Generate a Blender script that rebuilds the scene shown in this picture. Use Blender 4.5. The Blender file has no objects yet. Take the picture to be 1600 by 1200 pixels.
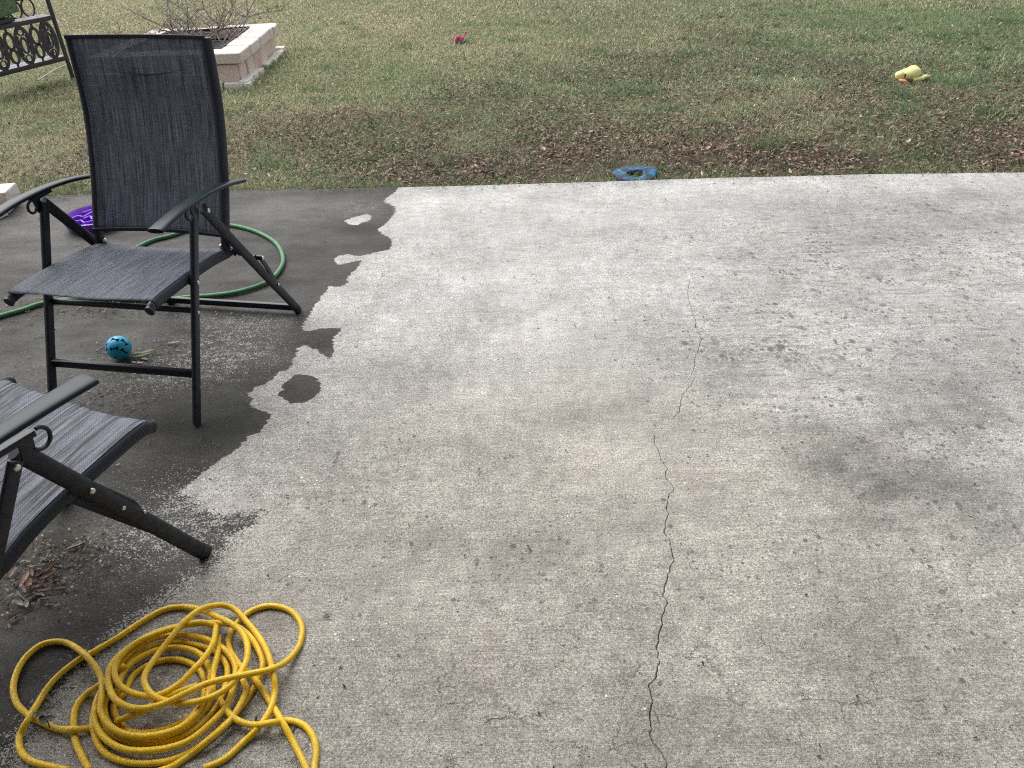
import bpy, math, random
import numpy as np
from mathutils import Vector, Matrix

random.seed(7)
rng = np.random.default_rng(11)
SC = bpy.context.scene
COL = SC.collection
R = math.radians

# ------------------------------------------------------------------ camera
CAM_H = 1.424
PITCH, ROLL, FPX = R(33.785), R(-1.925), 1216.36          # FPX: focal length for a 1600 px wide picture
cam_data = bpy.data.cameras.new('camera')
cam = bpy.data.objects.new('camera', cam_data)
COL.objects.link(cam)
FW = Vector((0, math.cos(PITCH), -math.sin(PITCH)))
_up = Vector((0, math.sin(PITCH), math.cos(PITCH)))
_rt = Vector((1, 0, 0))
RT = _rt * math.cos(ROLL) + _up * math.sin(ROLL)
UP = -_rt * math.sin(ROLL) + _up * math.cos(ROLL)
m = Matrix((RT, UP, -FW)).transposed().to_4x4()
m.translation = (0, 0, CAM_H)
cam.matrix_world = m
cam_data.sensor_width = 36
cam_data.lens = 36 * FPX / 1600
cam_data.clip_start = 0.02
cam_data.clip_end = 300
SC.camera = cam

# ------------------------------------------------------------------ world, sun, exposure (bright overcast)
SUN_EL, SUN_AZ = R(52), R(-40)      # azimuth from +Y towards +X
w = bpy.data.worlds.new('World'); SC.world = w; w.use_nodes = True
nt = w.node_tree; nt.nodes.clear()
sky = nt.nodes.new('ShaderNodeTexSky'); sky.sky_type = 'NISHITA'; sky.sun_disc = False
sky.sun_elevation = SUN_EL; sky.sun_rotation = SUN_AZ
sky.dust_density = 4.0; sky.air_density = 1.0; sky.ozone_density = 1.0
hsv = nt.nodes.new('ShaderNodeHueSaturation'); hsv.inputs['Saturation'].default_value = 0.22
bg = nt.nodes.new('ShaderNodeBackground'); bg.inputs['Strength'].default_value = 0.15
wo = nt.nodes.new('ShaderNodeOutputWorld')
nt.links.new(sky.outputs[0], hsv.inputs['Color']); nt.links.new(hsv.outputs[0], bg.inputs[0]); nt.links.new(bg.outputs[0], wo.inputs[0])
sd = bpy.data.lights.new('sun', 'SUN'); sd.energy = 0.9; sd.angle = R(60); sd.color = (1.0, 0.975, 0.94)
so = bpy.data.objects.new('sun', sd); COL.objects.link(so)
sdir = Vector((math.sin(SUN_AZ) * math.cos(SUN_EL), math.cos(SUN_AZ) * math.cos(SUN_EL), math.sin(SUN_EL)))
so.rotation_euler = sdir.to_track_quat('Z', 'Y').to_euler()
so.location = sdir * 20
SC.view_settings.view_transform = 'Standard'; SC.view_settings.look = 'None'
SC.view_settings.exposure = 1.0; SC.view_settings.gamma = 1; SC.view_settings.use_curve_mapping = False
SC.render.engine = 'CYCLES'
SC.cycles.use_denoising = False; SC.cycles.pixel_filter_type = 'BLACKMAN_HARRIS'; SC.cycles.filter_width = 1.15
SC.cycles.max_bounces = 7; SC.cycles.transparent_max_bounces = 12

# ------------------------------------------------------------------ helpers
def at(px, py, z=0.0):
    """world point at height z seen at photo coordinate (px, py)"""
    d = FW + RT * ((px - 800) / FPX) - UP * ((py - 600) / FPX)
    t = (z - CAM_H) / d.z
    return Vector((0, 0, CAM_H)) + d * t

def tag(o, label=None, cat=None, group=None, kind=None):
    if label: o['label'] = label
    if cat: o['category'] = cat
    if group: o['group'] = group
    if kind: o['kind'] = kind
    return o

def empty(name, loc, rz=0.0, label=None, cat=None, group=None):
    o = bpy.data.objects.new(name, None); COL.objects.link(o)
    o.location = loc; o.rotation_euler = (0, 0, rz); o.empty_display_size = 0.1
    return tag(o, label, cat, group)

def link(name, me, mat=None, parent=None, smooth=True):
    o = bpy.data.objects.new(name, me); COL.objects.link(o)
    if mat and not me.materials: me.materials.append(mat)
    if parent: o.parent = parent
    if smooth and len(me.polygons): me.polygons.foreach_set('use_smooth', np.ones(len(me.polygons), bool))
    return o

class MB:
    """collects shapes into one mesh"""
    def __init__(s): s.v = []; s.f = []; s.uv = {}
    def add(s, vs, fs):
        n = len(s.v); s.v += [tuple(p) for p in vs]; s.f += [tuple(i + n for i in f) for f in fs]
    def sweep(s, path, prof, up=(0, 0, 1), scale=None, cap=True, closed=False):
        """prof: list of (a, b) with a along side axis, b along the up-ish axis"""
        P = [Vector(p) for p in path]; n = len(P); k = len(prof); vs = []
        u0 = Vector(up); prev = None
        for i in range(n):
            if closed: t = P[(i + 1) % n] - P[i - 1]
            else: t = P[min(i + 1, n - 1)] - P[max(i - 1, 0)]
            t.normalize()
            if prev is None:
                sd_ = t.cross(u0)
                if sd_.length < 1e-4: sd_ = t.cross(Vector((1, 0, 0)))
            else: sd_ = prev - t * prev.dot(t)
            sd_.normalize(); prev = sd_; b = sd_.cross(t)
            sc = scale[i] if scale else 1.0
            sa, sb = sc if isinstance(sc, tuple) else (sc, sc)
            for (a, c) in prof: vs.append(P[i] + sd_ * a * sa + b * c * sb)
        fs = []
        for i in range(n if closed else n - 1):
            j = (i + 1) % n
            for q in range(k):
                r_ = (q + 1) % k
                fs.append((i * k + q, i * k + r_, j * k + r_, j * k + q))
        if cap and not closed:
            fs.append(tuple(range(k))[::-1]); fs.append(tuple((n - 1) * k + q for q in range(k)))
        s.add(vs, fs)
    def tube(s, path, r, seg=10, scale=None, rb=None, up=(0, 0, 1), cap=True, closed=False):
        rb = rb or r
        s.sweep(path, [(r * math.cos(2 * math.pi * i / seg), rb * math.sin(2 * math.pi * i / seg)) for i in range(seg)], up, scale, cap, closed)
    def bar(s, a, b, wd, ht, up=(0, 0, 1), bev=0.15):
        s.sweep([a, b], rrect(wd, ht, bev * min(wd, ht)), up)
    def box(s, c, d, rz=0.0, jit=0.0, r_=random):
        cx, cy, cz = c; dx, dy, dz = d; vs = []
        for k in (-.5, .5):
            for (i, j) in ((-.5, -.5), (.5, -.5), (.5, .5), (-.5, .5)):
                x, y = i * dx + r_.uniform(-jit, jit), j * dy + r_.uniform(-jit, jit)
                vs.append((cx + x * math.cos(rz) - y * math.sin(rz), cy + x * math.sin(rz) + y * math.cos(rz), cz + k * dz + r_.uniform(-jit, jit)))
        s.add(vs, [(3, 2, 1, 0), (4, 5, 6, 7), (0, 1, 5, 4), (1, 2, 6, 5), (2, 3, 7, 6), (3, 0, 4, 7)])
    def ball(s, c, r, seg=12, rings=8, sc=(1, 1, 1)):
        vs = [(c[0], c[1], c[2] + r * sc[2])]; fs = []
        for i in range(1, rings):
            th = math.pi * i / rings
            for j in range(seg):
                ph = 2 * math.pi * j / seg
                vs.append((c[0] + r * sc[0] * math.sin(th) * math.cos(ph), c[1] + r * sc[1] * math.sin(th) * math.sin(ph), c[2] + r * sc[2] * math.cos(th)))
        vs.append((c[0], c[1], c[2] - r * sc[2]))
        for j in range(seg): fs.append((0, 1 + j, 1 + (j + 1) % seg))
        for i in range(rings - 2):
            for j in range(seg):
                a = 1 + i * seg + j; b = 1 + i * seg + (j + 1) % seg
                fs.append((a, a + seg, b + seg, b))
        L = len(vs) - 1; b0 = 1 + (rings - 2) * seg
        for j in range(seg): fs.append((L, b0 + (j + 1) % seg, b0 + j))
        s.add(vs, fs)
    def disc(s, c, n, r, h, seg=14, dome=0.5):
        """a domed bolt head at c pointing along n"""
        n = Vector(n).normalized(); a = n.orthogonal().normalized(); b = n.cross(a); c = Vector(c)
        vs = []; prof = [(r, 0), (r, h * (1 - dome)), (r * .8, h * .85), (r * .4, h)]
        for (rr, hh) in prof:
            for i in range(seg):
                t = 2 * math.pi * i / seg
                vs.append(c + n * hh + (a * math.cos(t) + b * math.sin(t)) * rr)
        fs = []
        for k in range(len(prof) - 1):
            for i in range(seg):
                j = (i + 1) % seg
                fs.append((k * seg + i, k * seg + j, (k + 1) * seg + j, (k + 1) * seg + i))
        fs.append(tuple((len(prof) - 1) * seg + i for i in range(seg)))
        s.add(vs, fs)
    def mesh(s, name):
        me = bpy.data.meshes.new(name); me.from_pydata(s.v, [], s.f); me.validate(); me.update()
        return me
    def build(s, name, mat, parent=None, smooth=True, auto=40):
        me = s.mesh(name); o = link(name, me, mat, parent, smooth)
        if smooth and auto:
            try: me.set_sharp_from_angle(angle=R(auto))
            except Exception: pass
        return o

def rrect(wd, ht, r, seg=3):
    pts = []
    for (cx, cy, a0) in ((wd / 2 - r, ht / 2 - r, 0), (-wd / 2 + r, ht / 2 - r, 90), (-wd / 2 + r, -ht / 2 + r, 180), (wd / 2 - r, -ht / 2 + r, 270)):
        for i in range(seg + 1):
            a = R(a0 + 90 * i / seg); pts.append((cx + r * math.cos(a), cy + r * math.sin(a)))
    return pts

def spline(pts, n=8, closed=False):
    """Catmull-Rom through pts"""
    P = [Vector(p) for p in pts]; out = []
    N = len(P); last = N if closed else N - 1
    for i in range(last):
        p1, p2 = P[i], P[(i + 1) % N]
        p0 = P[i - 1] if (closed or i > 0) else p1 * 2 - p2
        p3 = P[(i + 2) % N] if (closed or i + 2 < N) else p2 * 2 - p1
        for k in range(n):
            t = k / n
            out.append(0.5 * ((2 * p1) + (p2 - p0) * t + (2 * p0 - 5 * p1 + 4 * p2 - p3) * t * t + (3 * p1 - p0 - 3 * p2 + p3) * t ** 3))
    if not closed: out.append(P[-1])
    return out

def np_mesh(name, V, F, attrs=None, mat=None, parent=None, smooth=False, uv=None):
    """V (n,3), F (m,k) all faces with k corners"""
    me = bpy.data.meshes.new(name); n, k = F.shape
    me.vertices.add(len(V)); me.vertices.foreach_set('co', np.ascontiguousarray(V, np.float32).ravel())
    me.loops.add(n * k); me.loops.foreach_set('vertex_index', np.ascontiguousarray(F, np.int32).ravel())
    me.polygons.add(n); me.polygons.foreach_set('loop_start', np.arange(0, n * k, k, dtype=np.int32))
    try: me.polygons.foreach_set('loop_total', np.full(n, k, np.int32))
    except Exception: pass
    for an, (typ, data) in (attrs or {}).items():
        a = me.attributes.new(an, typ, 'POINT')
        a.data.foreach_set('color' if typ == 'FLOAT_COLOR' else 'value', np.ascontiguousarray(data, np.float32).ravel())
    if uv is not None:
        ul = me.uv_layers.new(name='UVMap'); ul.data.foreach_set('uv', np.ascontiguousarray(uv[F.ravel()], np.float32).ravel())
    me.update(calc_edges=True); me.validate()
    return link(name, me, mat, parent, smooth)

def vnoise(x, y, scale, seed, octaves=3):
    """smooth 2-D value noise 0..1"""
    out = np.zeros_like(x, float); amp = 1.0; tot = 0
    for o in range(octaves):
        g = np.random.default_rng(seed * 31 + o).random((128, 128))
        u = x * scale * 2 ** o + 37.3 * (o + 1); v = y * scale * 2 ** o + 11.7 * (o + 1)
        iu = np.floor(u).astype(int); iv = np.floor(v).astype(int); fu = u - iu; fv = v - iv
        fu = fu * fu * (3 - 2 * fu); fv = fv * fv * (3 - 2 * fv)
        a = g[iu % 128, iv % 128]; b = g[(iu + 1) % 128, iv % 128]; c = g[iu % 128, (iv + 1) % 128]; d = g[(iu + 1) % 128, (iv + 1) % 128]
        out += amp * ((a * (1 - fu) + b * fu) * (1 - fv) + (c * (1 - fu) + d * fu) * fv); tot += amp; amp *= .5
    return out / tot

# ------------------------------------------------------------------ node helpers
class NT:
    def __init__(s, name):
        s.m = bpy.data.materials.new(name); s.m.use_nodes = True; s.t = s.m.node_tree
        s.p = s.t.nodes['Principled BSDF']; s.out = s.t.nodes['Material Output']
        s.tc = None
    def n(s, typ, **kw):
        nd = s.t.nodes.new(typ)
        for k, v in kw.items(): setattr(nd, k, v)
        return nd
    def l(s, a, b): s.t.links.new(a, b)
    def val(s, sock, v):
        if isinstance(v, bpy.types.NodeSocket): s.l(v, sock)
        else: sock.default_value = v
    def math(s, op, a, b=0.0, c=0.0, clamp=False):
        nd = s.n('ShaderNodeMath', operation=op, use_clamp=clamp)
        s.val(nd.inputs[0], a); s.val(nd.inputs[1], b); s.val(nd.inputs[2], c); return nd.outputs[0]
    def coord(s, kind='Object', scale=None, loc=None, rot=None):
        if not s.tc: s.tc = s.n('ShaderNodeTexCoord')
        o = s.tc.outputs[kind]
        if scale or loc or rot:
            mp = s.n('ShaderNodeMapping'); s.l(o, mp.inputs[0])
            if scale: mp.inputs['Scale'].default_value = scale
            if loc: mp.inputs['Location'].default_value = loc
            if rot: mp.inputs['Rotation'].default_value = rot
            o = mp.outputs[0]
        return o
    def noise(s, vec, scale, detail=3, rough=.55, dist=0.0, color=False):
        nd = s.n('ShaderNodeTexNoise'); s.l(vec, nd.inputs['Vector'])
        nd.inputs['Scale'].default_value = scale; nd.inputs['Detail'].default_value = detail
        nd.inputs['Roughness'].default_value = rough; nd.inputs['Distortion'].default_value = dist
        return nd.outputs['Color' if color else 'Fac']
    def voro(s, vec, scale, feature='F1', rnd=1.0, out='Distance'):
        nd = s.n('ShaderNodeTexVoronoi', feature=feature); s.l(vec, nd.inputs['Vector'])
        nd.inputs['Scale'].default_value = scale; nd.inputs['Randomness'].default_value = rnd
        return nd.outputs[out]
    def ramp(s, v, a, b, to0=0.0, to1=1.0, smooth=True):
        nd = s.n('ShaderNodeMapRange', interpolation_type='SMOOTHSTEP' if smooth else 'LINEAR')
        s.val(nd.inputs[0], v); s.val(nd.inputs[1], a); s.val(nd.inputs[2], b); s.val(nd.inputs[3], to0); s.val(nd.inputs[4], to1)
        return nd.outputs[0]
    def mix(s, f, a, b, mode='MIX'):
        nd = s.n('ShaderNodeMix', data_type='RGBA', blend_type=mode)
        s.val(nd.inputs['Factor'], f)
        for sock, v in ((nd.inputs[6], a), (nd.inputs[7], b)):
            if isinstance(v, bpy.types.NodeSocket): s.l(v, sock)
            else: sock.default_value = (*v, 1.0) if len(v) == 3 else v
        return nd.outputs[2]
    def attr(s, name, out='Fac'):
        nd = s.n('ShaderNodeAttribute'); nd.attribute_name = name; return nd.outputs[out]
    def bump(s, h, dist=0.002, strength=1.0, normal=None):
        nd = s.n('ShaderNodeBump'); s.l(h, nd.inputs['Height']); nd.inputs['Distance'].default_value = dist
        nd.inputs['Strength'].default_value = strength
        if normal: s.l(normal, nd.inputs['Normal'])
        return nd.outputs[0]
    def set(s, base=None, rough=None, metal=None, spec=None, normal=None):
        for k, v in (('Base Color', base), ('Roughness', rough), ('Metallic', metal), ('Specular IOR Level', spec)):
            if v is None: continue
            if isinstance(v, bpy.types.NodeSocket): s.l(v, s.p.inputs[k])
            else: s.p.inputs[k].default_value = (*v, 1.0) if isinstance(v, tuple) and len(v) == 3 else v
        if normal: s.l(normal, s.p.inputs['Normal'])
        return s.m

def simple(name, col, rough=.5, metal=0.0, var=.15, scale=40, spec=.5, bump=0.0):
    t = NT(name); c = t.coord()
    n = t.noise(c, scale, 4)
    base = t.mix(t.ramp(n, .3, .7), tuple(x * (1 - var) for x in col), tuple(min(1, x * (1 + var)) for x in col))
    nrm = t.bump(n, .001, bump) if bump else None
    return t.set(base, rough, metal, spec, nrm)

# ------------------------------------------------------------------ materials
def mat_concrete():
    t = NT('patio_concrete'); c = t.coord()
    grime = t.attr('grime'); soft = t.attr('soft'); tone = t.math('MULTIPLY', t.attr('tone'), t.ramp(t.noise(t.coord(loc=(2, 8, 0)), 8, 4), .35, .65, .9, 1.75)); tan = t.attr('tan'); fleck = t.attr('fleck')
    dry = t.attr('dry'); spots = t.attr('spots')
    streak = t.noise(t.coord(scale=(2.2, 60, 1)), 2.0, 4, .6)                 # drag marks of the float, along x
    broom = t.noise(t.coord(scale=(5, 210, 1)), 1.6, 3, .65)
    fine = t.noise(c, 420, 2, .6); fine2 = t.noise(c, 170, 3, .6); med = t.noise(c, 26, 4, .6); big = t.noise(c, 3.2, 6, .62)
    # washed concrete
    light = t.mix(t.ramp(tan, 0, 1), (.425, .42, .402), (.395, .374, .334))
    hue = t.noise(t.coord(loc=(3, 1, 0)), 7, 3)
    light = t.mix(t.ramp(hue, .45, .7, 0, .22), light, (.36, .30, .27)); light = t.mix(t.ramp(t.noise(t.coord(loc=(8, 5, 0)), 4.5, 3), .5, .7, 0, .22), light, (.31, .325, .27))
    v = t.math('MULTIPLY', t.ramp(big, .3, .72, .74, 1.2, False), t.ramp(med, .3, .7, .82, 1.14, False))
    v = t.math('MULTIPLY', v, t.ramp(streak, .32, .68, .92, 1.06, False))
    v = t.math('MULTIPLY', v, t.ramp(broom, .3, .7, .84, 1.13, False))
    v = t.math('MULTIPLY', v, t.ramp(fine, .36, .66, .55, 1.34, False))
    v = t.math('MULTIPLY', v, t.ramp(fine2, .36, .66, .68, 1.24, False))
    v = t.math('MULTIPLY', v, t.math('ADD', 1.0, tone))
    vm = t.n('ShaderNodeCombineColor'); 
    for i in range(3): t.l(v, vm.inputs[i])
    light = t.mix(1.0, light, vm.outputs[0], 'MULTIPLY')
    # long smudges left by the float and by mildew, running along x
    smu = t.noise(t.coord(scale=(3.5, 26, 1), loc=(1, 7, 0)), 1.5, 5, .72)
    light = t.mix(t.math('MULTIPLY', t.ramp(smu, .51, .64), t.math('ADD', .08, t.math('MULTIPLY', spots, .34))), light, (.13, .128, .122))
    mott = t.noise(t.coord(scale=(1, 2.0, 1), loc=(2, 3, 0)), 17, 5, .75)
    light = t.mix(t.math('MULTIPLY', t.ramp(mott, .51, .64), t.math('ADD', .10, t.math('MULTIPLY', spots, .42))), light, (.14, .138, .13))
    # pits and mildew dots
    wob = t.n('ShaderNodeVectorMath', operation='ADD'); t.l(t.coord(scale=(1.25, 1, 1)), wob.inputs[0])
    wn = t.n('ShaderNodeVectorMath', operation='SCALE'); t.l(t.noise(c, 60, 2, color=True), wn.inputs[0]); wn.inputs['Scale'].default_value = .012
    t.l(wn.outputs[0], wob.inputs[1])
    dots = []
    for (sc_, rad, cut) in ((22, .40, .50), (42, .42, .35), (85, .45, .2)):
        d = t.voro(wob.outputs[0], sc_); rc = t.n('ShaderNodeSeparateColor'); t.l(t.voro(wob.outputs[0], sc_, out='Color'), rc.inputs[0])
        lim = t.math('MULTIPLY', t.ramp(rc.outputs[0], cut, 1.0, 0.0, rad, False), t.math('ADD', .46, t.math('MULTIPLY', spots, .75)))
        dots.append(t.ramp(d, t.math('MULTIPLY', lim, .4), t.math('ADD', lim, .002), 1.0, 0.0))
    dd = t.math('MAXIMUM', dots[0], t.math('MAXIMUM', dots[1], t.math('MULTIPLY', dots[2], .8)))
    bigspot = 0.0
    for (bs, br_, bcut) in ((8.5, .085, .5), (17, .105, .55), (31, .13, .6)):
        big_d = t.voro(wob.outputs[0], bs); bc = t.n('ShaderNodeSeparateColor'); t.l(t.voro(wob.outputs[0], bs, out='Color'), bc.inputs[0])
        bl = t.ramp(bc.outputs[2], bcut, 1.0, 0.0, br_, False)
        one = t.ramp(t.math('ADD', big_d, t.math('MULTIPLY', t.math('SUBTRACT', fine2, .5), .06)), t.math('MULTIPLY', bl, .35), t.math('ADD', bl, .006), 1.0, 0.0)
        bigspot = t.math('MAXIMUM', one, bigspot)
    patch = t.ramp(t.noise(c, 5.5, 3), .42, .58, .12, 1.0)
    light = t.mix(t.math('MULTIPLY', dd, t.math('MULTIPLY', patch, .82)), light, (.085, .083, .078))
    light = t.mix(t.math('MULTIPLY', bigspot, .95), light, (.045, .043, .042))
    # pale stone flecks
    wd = t.voro(t.coord(loc=(5, 2, 0)), 62); wc = t.n('ShaderNodeSeparateColor'); t.l(t.voro(t.coord(loc=(5, 2, 0)), 62, out='Color'), wc.inputs[0])
    wl = t.ramp(wc.outputs[1], .78, 1.0, 0.0, .24, False)
    light = t.mix(t.math('MULTIPLY', t.ramp(wd, t.math('MULTIPLY', wl, .5), t.math('ADD', wl, .002), 1.0, 0.0), t.ramp(t.noise(t.coord(loc=(9, 9, 0)), 4, 3), .47, .6, .25, 1)), light, (.74, .72, .66))
    # hairline map cracks
    cw = t.n('ShaderNodeVectorMath', operation='ADD'); t.l(t.coord(scale=(1, 1.5, 1)), cw.inputs[0])
    cn = t.n('ShaderNodeVectorMath', operation='SCALE'); t.l(t.noise(c, 18, 5, .7, color=True), cn.inputs[0]); cn.inputs['Scale'].default_value = .09
    t.l(cn.outputs[0], cw.inputs[1])
    ce = t.voro(cw.outputs[0], 9, 'DISTANCE_TO_EDGE'); crz = t.attr('craze')
    craze = t.math('MULTIPLY', t.ramp(ce, .0, .022, 1.0, 0.0), t.math('MULTIPLY', crz, t.ramp(t.noise(c, 10, 3), .46, .62)))
    light = t.mix(t.math('MULTIPLY', craze, .42), light, (.12, .115, .105))
    # unwashed grime
    g1 = t.noise(t.coord(scale=(1, 1.6, 1)), 6, 5, .6)
    dark = t.mix(t.ramp(g1, .3, .75), (.034, .033, .030), (.070, .067, .061))
    dark = t.mix(t.ramp(grime, .30, .02, 0, .45), dark, (.026, .026, .024))
    dark = t.mix(t.math('MULTIPLY', dry, t.ramp(t.noise(t.coord(scale=(1, 2.5, 1)), 9, 4), .3, .7, .5, 1)), dark, (.125, .12, .113))
    dv = t.math('MULTIPLY', t.ramp(fine2, .3, .7, .68, 1.3, False), t.ramp(broom, .3, .7, .85, 1.15, False))
    dvm = t.n('ShaderNodeCombineColor')
    for i in range(3): t.l(dv, dvm.inputs[i])
    dark = t.mix(1.0, dark, dvm.outputs[0], 'MULTIPLY')
    # worn-through grains in the grime
    gn = t.noise(c, 210, 2, .7); gl = t.noise(t.coord(scale=(1, 1.4, 1)), 26, 4, .65)
    thr = t.math('SUBTRACT', .725, t.math('MULTIPLY', t.math('ADD', fleck, .10), t.ramp(gl, .3, .7, .10, .26)))
    wearm = t.ramp(gn, thr, t.math('ADD', thr, .05))
    dark = t.mix(t.math('MULTIPLY', wearm, .75), dark, (.36, .35, .33))
    # edge of the washed area
    jag = t.noise(t.coord(scale=(16, 60, 1)), 1.0, 3, .6); sp = t.noise(c, 190, 2, .7); sp2 = t.noise(c, 38, 3, .6)
    e = t.math('ADD', grime, t.math('MULTIPLY', t.math('SUBTRACT', jag, .5), .035))
    e = t.math('ADD', e, t.math('MULTIPLY', t.math('SUBTRACT', sp, .5), t.math('ADD', .012, t.math('MULTIPLY', soft, .26))))
    e = t.math('ADD', e, t.math('MULTIPLY', t.math('SUBTRACT', sp2, .5), t.math('MULTIPLY', soft, .13)))
    mask = t.ramp(e, -.0015, .0015)
    col = t.mix(mask, light, dark)
    # dirt inside the crack
    col = t.mix(t.attr('crack'), col, (.03, .028, .025))
    h = t.math('ADD', t.math('MULTIPLY', fine, .5), t.math('ADD', t.math('MULTIPLY', fine2, .7), t.math('MULTIPLY', broom, .9)))
    h = t.math('SUBTRACT', h, t.math('ADD', t.math('MULTIPLY', dd, 1.2), t.math('MULTIPLY', craze, 2.0)))
    sheen = t.ramp(t.noise(t.coord(scale=(1, 2, 1), loc=(6, 1, 0)), 2.4, 4), .35, .65, .70, .88)
    rg = t.math('ADD', t.math('MULTIPLY', mask, sheen), t.math('MULTIPLY', t.math('SUBTRACT', 1.0, mask), .93))
    return t.set(col, rg, 0, .22, t.bump(h, .0016, .8))

def mat_sling(name, dark=(.024, .028, .042), pale=(.27, .30, .38), bold=0.0, see=.15, fr=330):
    t = NT(name)
    uv = t.tc = t.n('ShaderNodeTexCoord')
    def mp(sx, sy):
        m_ = t.n('ShaderNodeMapping'); t.l(uv.outputs['UV'], m_.inputs[0]); m_.inputs['Scale'].default_value = (sx, sy, 1); return m_.outputs[0]
    a = t.noise(mp(fr, 7), 1.0, 3, .65)       # streaks along the length
    b = t.noise(mp(22, 420), 1.0, 3, .65)      # cross threads
    aw = t.noise(mp(70, 3), 1.0, 3, .7)
    wv = t.n('ShaderNodeTexChecker'); t.l(mp(330, 330), wv.inputs['Vector']); wv.inputs['Scale'].default_value = 1.0
    s1 = t.ramp(a, .40 + .05 * bold, .62 - .06 * bold); s2 = t.ramp(b, .42, .64); s3 = t.ramp(aw, .38 + .05 * bold, .62 - .04 * bold)
    f = t.math('ADD', t.math('MULTIPLY', s1, .46 + bold * .05), t.math('ADD', t.math('MULTIPLY', s2, .20 * (1 - bold)), t.math('MULTIPLY', s3, .20 + bold * .32)))
    f = t.math('MULTIPLY', f, t.ramp(wv.outputs['Fac'], 0, 1, .72, 1.12, False), clamp=True)
    t.set(t.mix(f, dark, pale), .62, 0, .35, t.bump(f, .0006, .6))
    tl = t.n('ShaderNodeBsdfTranslucent'); t.l(t.mix(f, tuple(x * 1.2 for x in dark), tuple(x * 1.2 for x in pale)), tl.inputs[0]); m0 = t.n('ShaderNodeMixShader'); m0.inputs[0].default_value = .3
    t.l(t.p.outputs[0], m0.inputs[1]); t.l(tl.outputs[0], m0.inputs[2])
    tr = t.n('ShaderNodeBsdfTransparent'); mx = t.n('ShaderNodeMixShader'); mx.inputs[0].default_value = see
    t.l(m0.outputs[0], mx.inputs[1]); t.l(tr.outputs[0], mx.inputs[2]); t.l(mx.outputs[0], t.out.inputs[0])
    return t.m

def mat_hose(name, col, dirt, amount, rough=.42, sc=60):
    t = NT(name); c = t.coord()
    n = t.noise(c, sc, 4, .65); n2 = t.noise(c, sc * 3.5, 2, .6); big = t.noise(c, 9, 3)
    base = t.mix(t.ramp(big, .3, .7), tuple(x * .8 for x in col), tuple(x * 1.08 for x in col))
    base = t.mix(t.ramp(n, .52, .78, 0, amount), base, tuple(.55 * a + .45 * b for a, b in zip(col, dirt)))
    base = t.mix(t.ramp(n2, .69, .73, 0, min(1, amount * 1.5)), base, dirt)
    return t.set(base, t.ramp(n, .3, .7, rough, rough + .2), 0, .5, t.bump(n2, .0006, .3))

def mat_vcol(name, rough=.75, spec=.2, trans=0.0):
    t = NT(name); c = t.attr('tint', 'Color'); t.set(c, rough, 0, spec)
    if trans:
        tl = t.n('ShaderNodeBsdfTranslucent'); t.l(c, tl.inputs[0]); mx = t.n('ShaderNodeMixShader'); mx.inputs[0].default_value = trans
        t.l(t.p.outputs[0], mx.inputs[1]); t.l(tl.outputs[0], mx.inputs[2]); t.l(mx.outputs[0], t.out.inputs[0])
    return t.m

def mat_soil():
    t = NT('lawn_thatch'); c = t.coord()
    straw = t.attr('straw')
    n = t.noise(c, 60, 5, .7); n2 = t.noise(c, 14, 4, .6); n3 = t.noise(t.coord(scale=(1, 1, 1), loc=(4, 4, 0)), 130, 3, .6)
    base = t.mix(t.ramp(n2, .3, .7), (.045, .034, .025), (.085, .065, .048))
    th = t.mix(t.ramp(n3, .35, .65), (.13, .125, .07), (.25, .23, .14))
    base = t.mix(t.math('MULTIPLY', straw, t.ramp(n, .35, .6)), base, th)
    return t.set(base, .95, 0, .1, t.bump(n, .01, .8))

def mat_stone(name, a, b, pale=(.62, .58, .54)):
    t = NT(name)
    oi = t.n('ShaderNodeObjectInfo'); c = t.coord()
    ad = t.n('ShaderNodeVectorMath', operation='ADD'); t.l(c, ad.inputs[0])
    sc_ = t.n('ShaderNodeVectorMath', operation='SCALE'); sc_.inputs[0].default_value = (7, 3, 5); t.l(oi.outputs['Random'], sc_.inputs['Scale']); t.l(sc_.outputs[0], ad.inputs[1])
    n = t.noise(ad.outputs[0], 14, 5, .65); n2 = t.noise(ad.outputs[0], 90, 3, .6)
    base = t.mix(t.ramp(n, .35, .65), a, b)
    base = t.mix(t.ramp(oi.outputs['Random'], 0, 1, 0, .55, False), base, pale)
    base = t.mix(t.ramp(n2, .6, .75, 0, .5), base, (.20, .17, .15))
    return t.set(base, .88, 0, .3, t.bump(t.math('ADD', n, t.math('MULTIPLY', n2, .4)), .008, .7))

M = {}
M['concrete'] = mat_concrete()
M['sling'] = mat_sling('sling_fabric')
M['sling_bold'] = mat_sling('striped_sling_fabric', (.008, .010, .018), (.25, .27, .33), .85, .02, 170)
M['hem'] = simple('fabric_hem', (.014, .018, .030), .75, var=.3, scale=300)
M['frame'] = simple('charcoal_powder_coat', (.012, .016, .026), .42, var=.25, scale=60, spec=.32, bump=.15)
M['frame_dusty'] = simple('dusty_charcoal_paint', (.018, .020, .026), .6, var=.3, scale=50, spec=.28, bump=.2)
M['arm'] = simple('armrest_plastic', (.008, .017, .022), .38, var=.2, scale=30, spec=.16)
M['bolt'] = simple('zinc_bolt', (.55, .54, .50), .35, .9, var=.2, scale=300)
M['yellow'] = mat_hose('yellow_rubber', (.74, .47, .010), (.045, .032, .012), .5)
M['green'] = mat_hose('green_vinyl', (.045, .16, .062), (.03, .05, .03), .3, .5)
M['purple'] = simple('purple_plastic', (.20, .040, .52), .32, var=.12, scale=20)
M['ball'] = simple('blue_rubber', (.008, .27, .44), .45, var=.15, scale=40)
M['ball_in'] = simple('ball_inside', (.004, .02, .035), .8)
M['blade'] = mat_vcol('grass_blades', .7, .25, .25)
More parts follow.
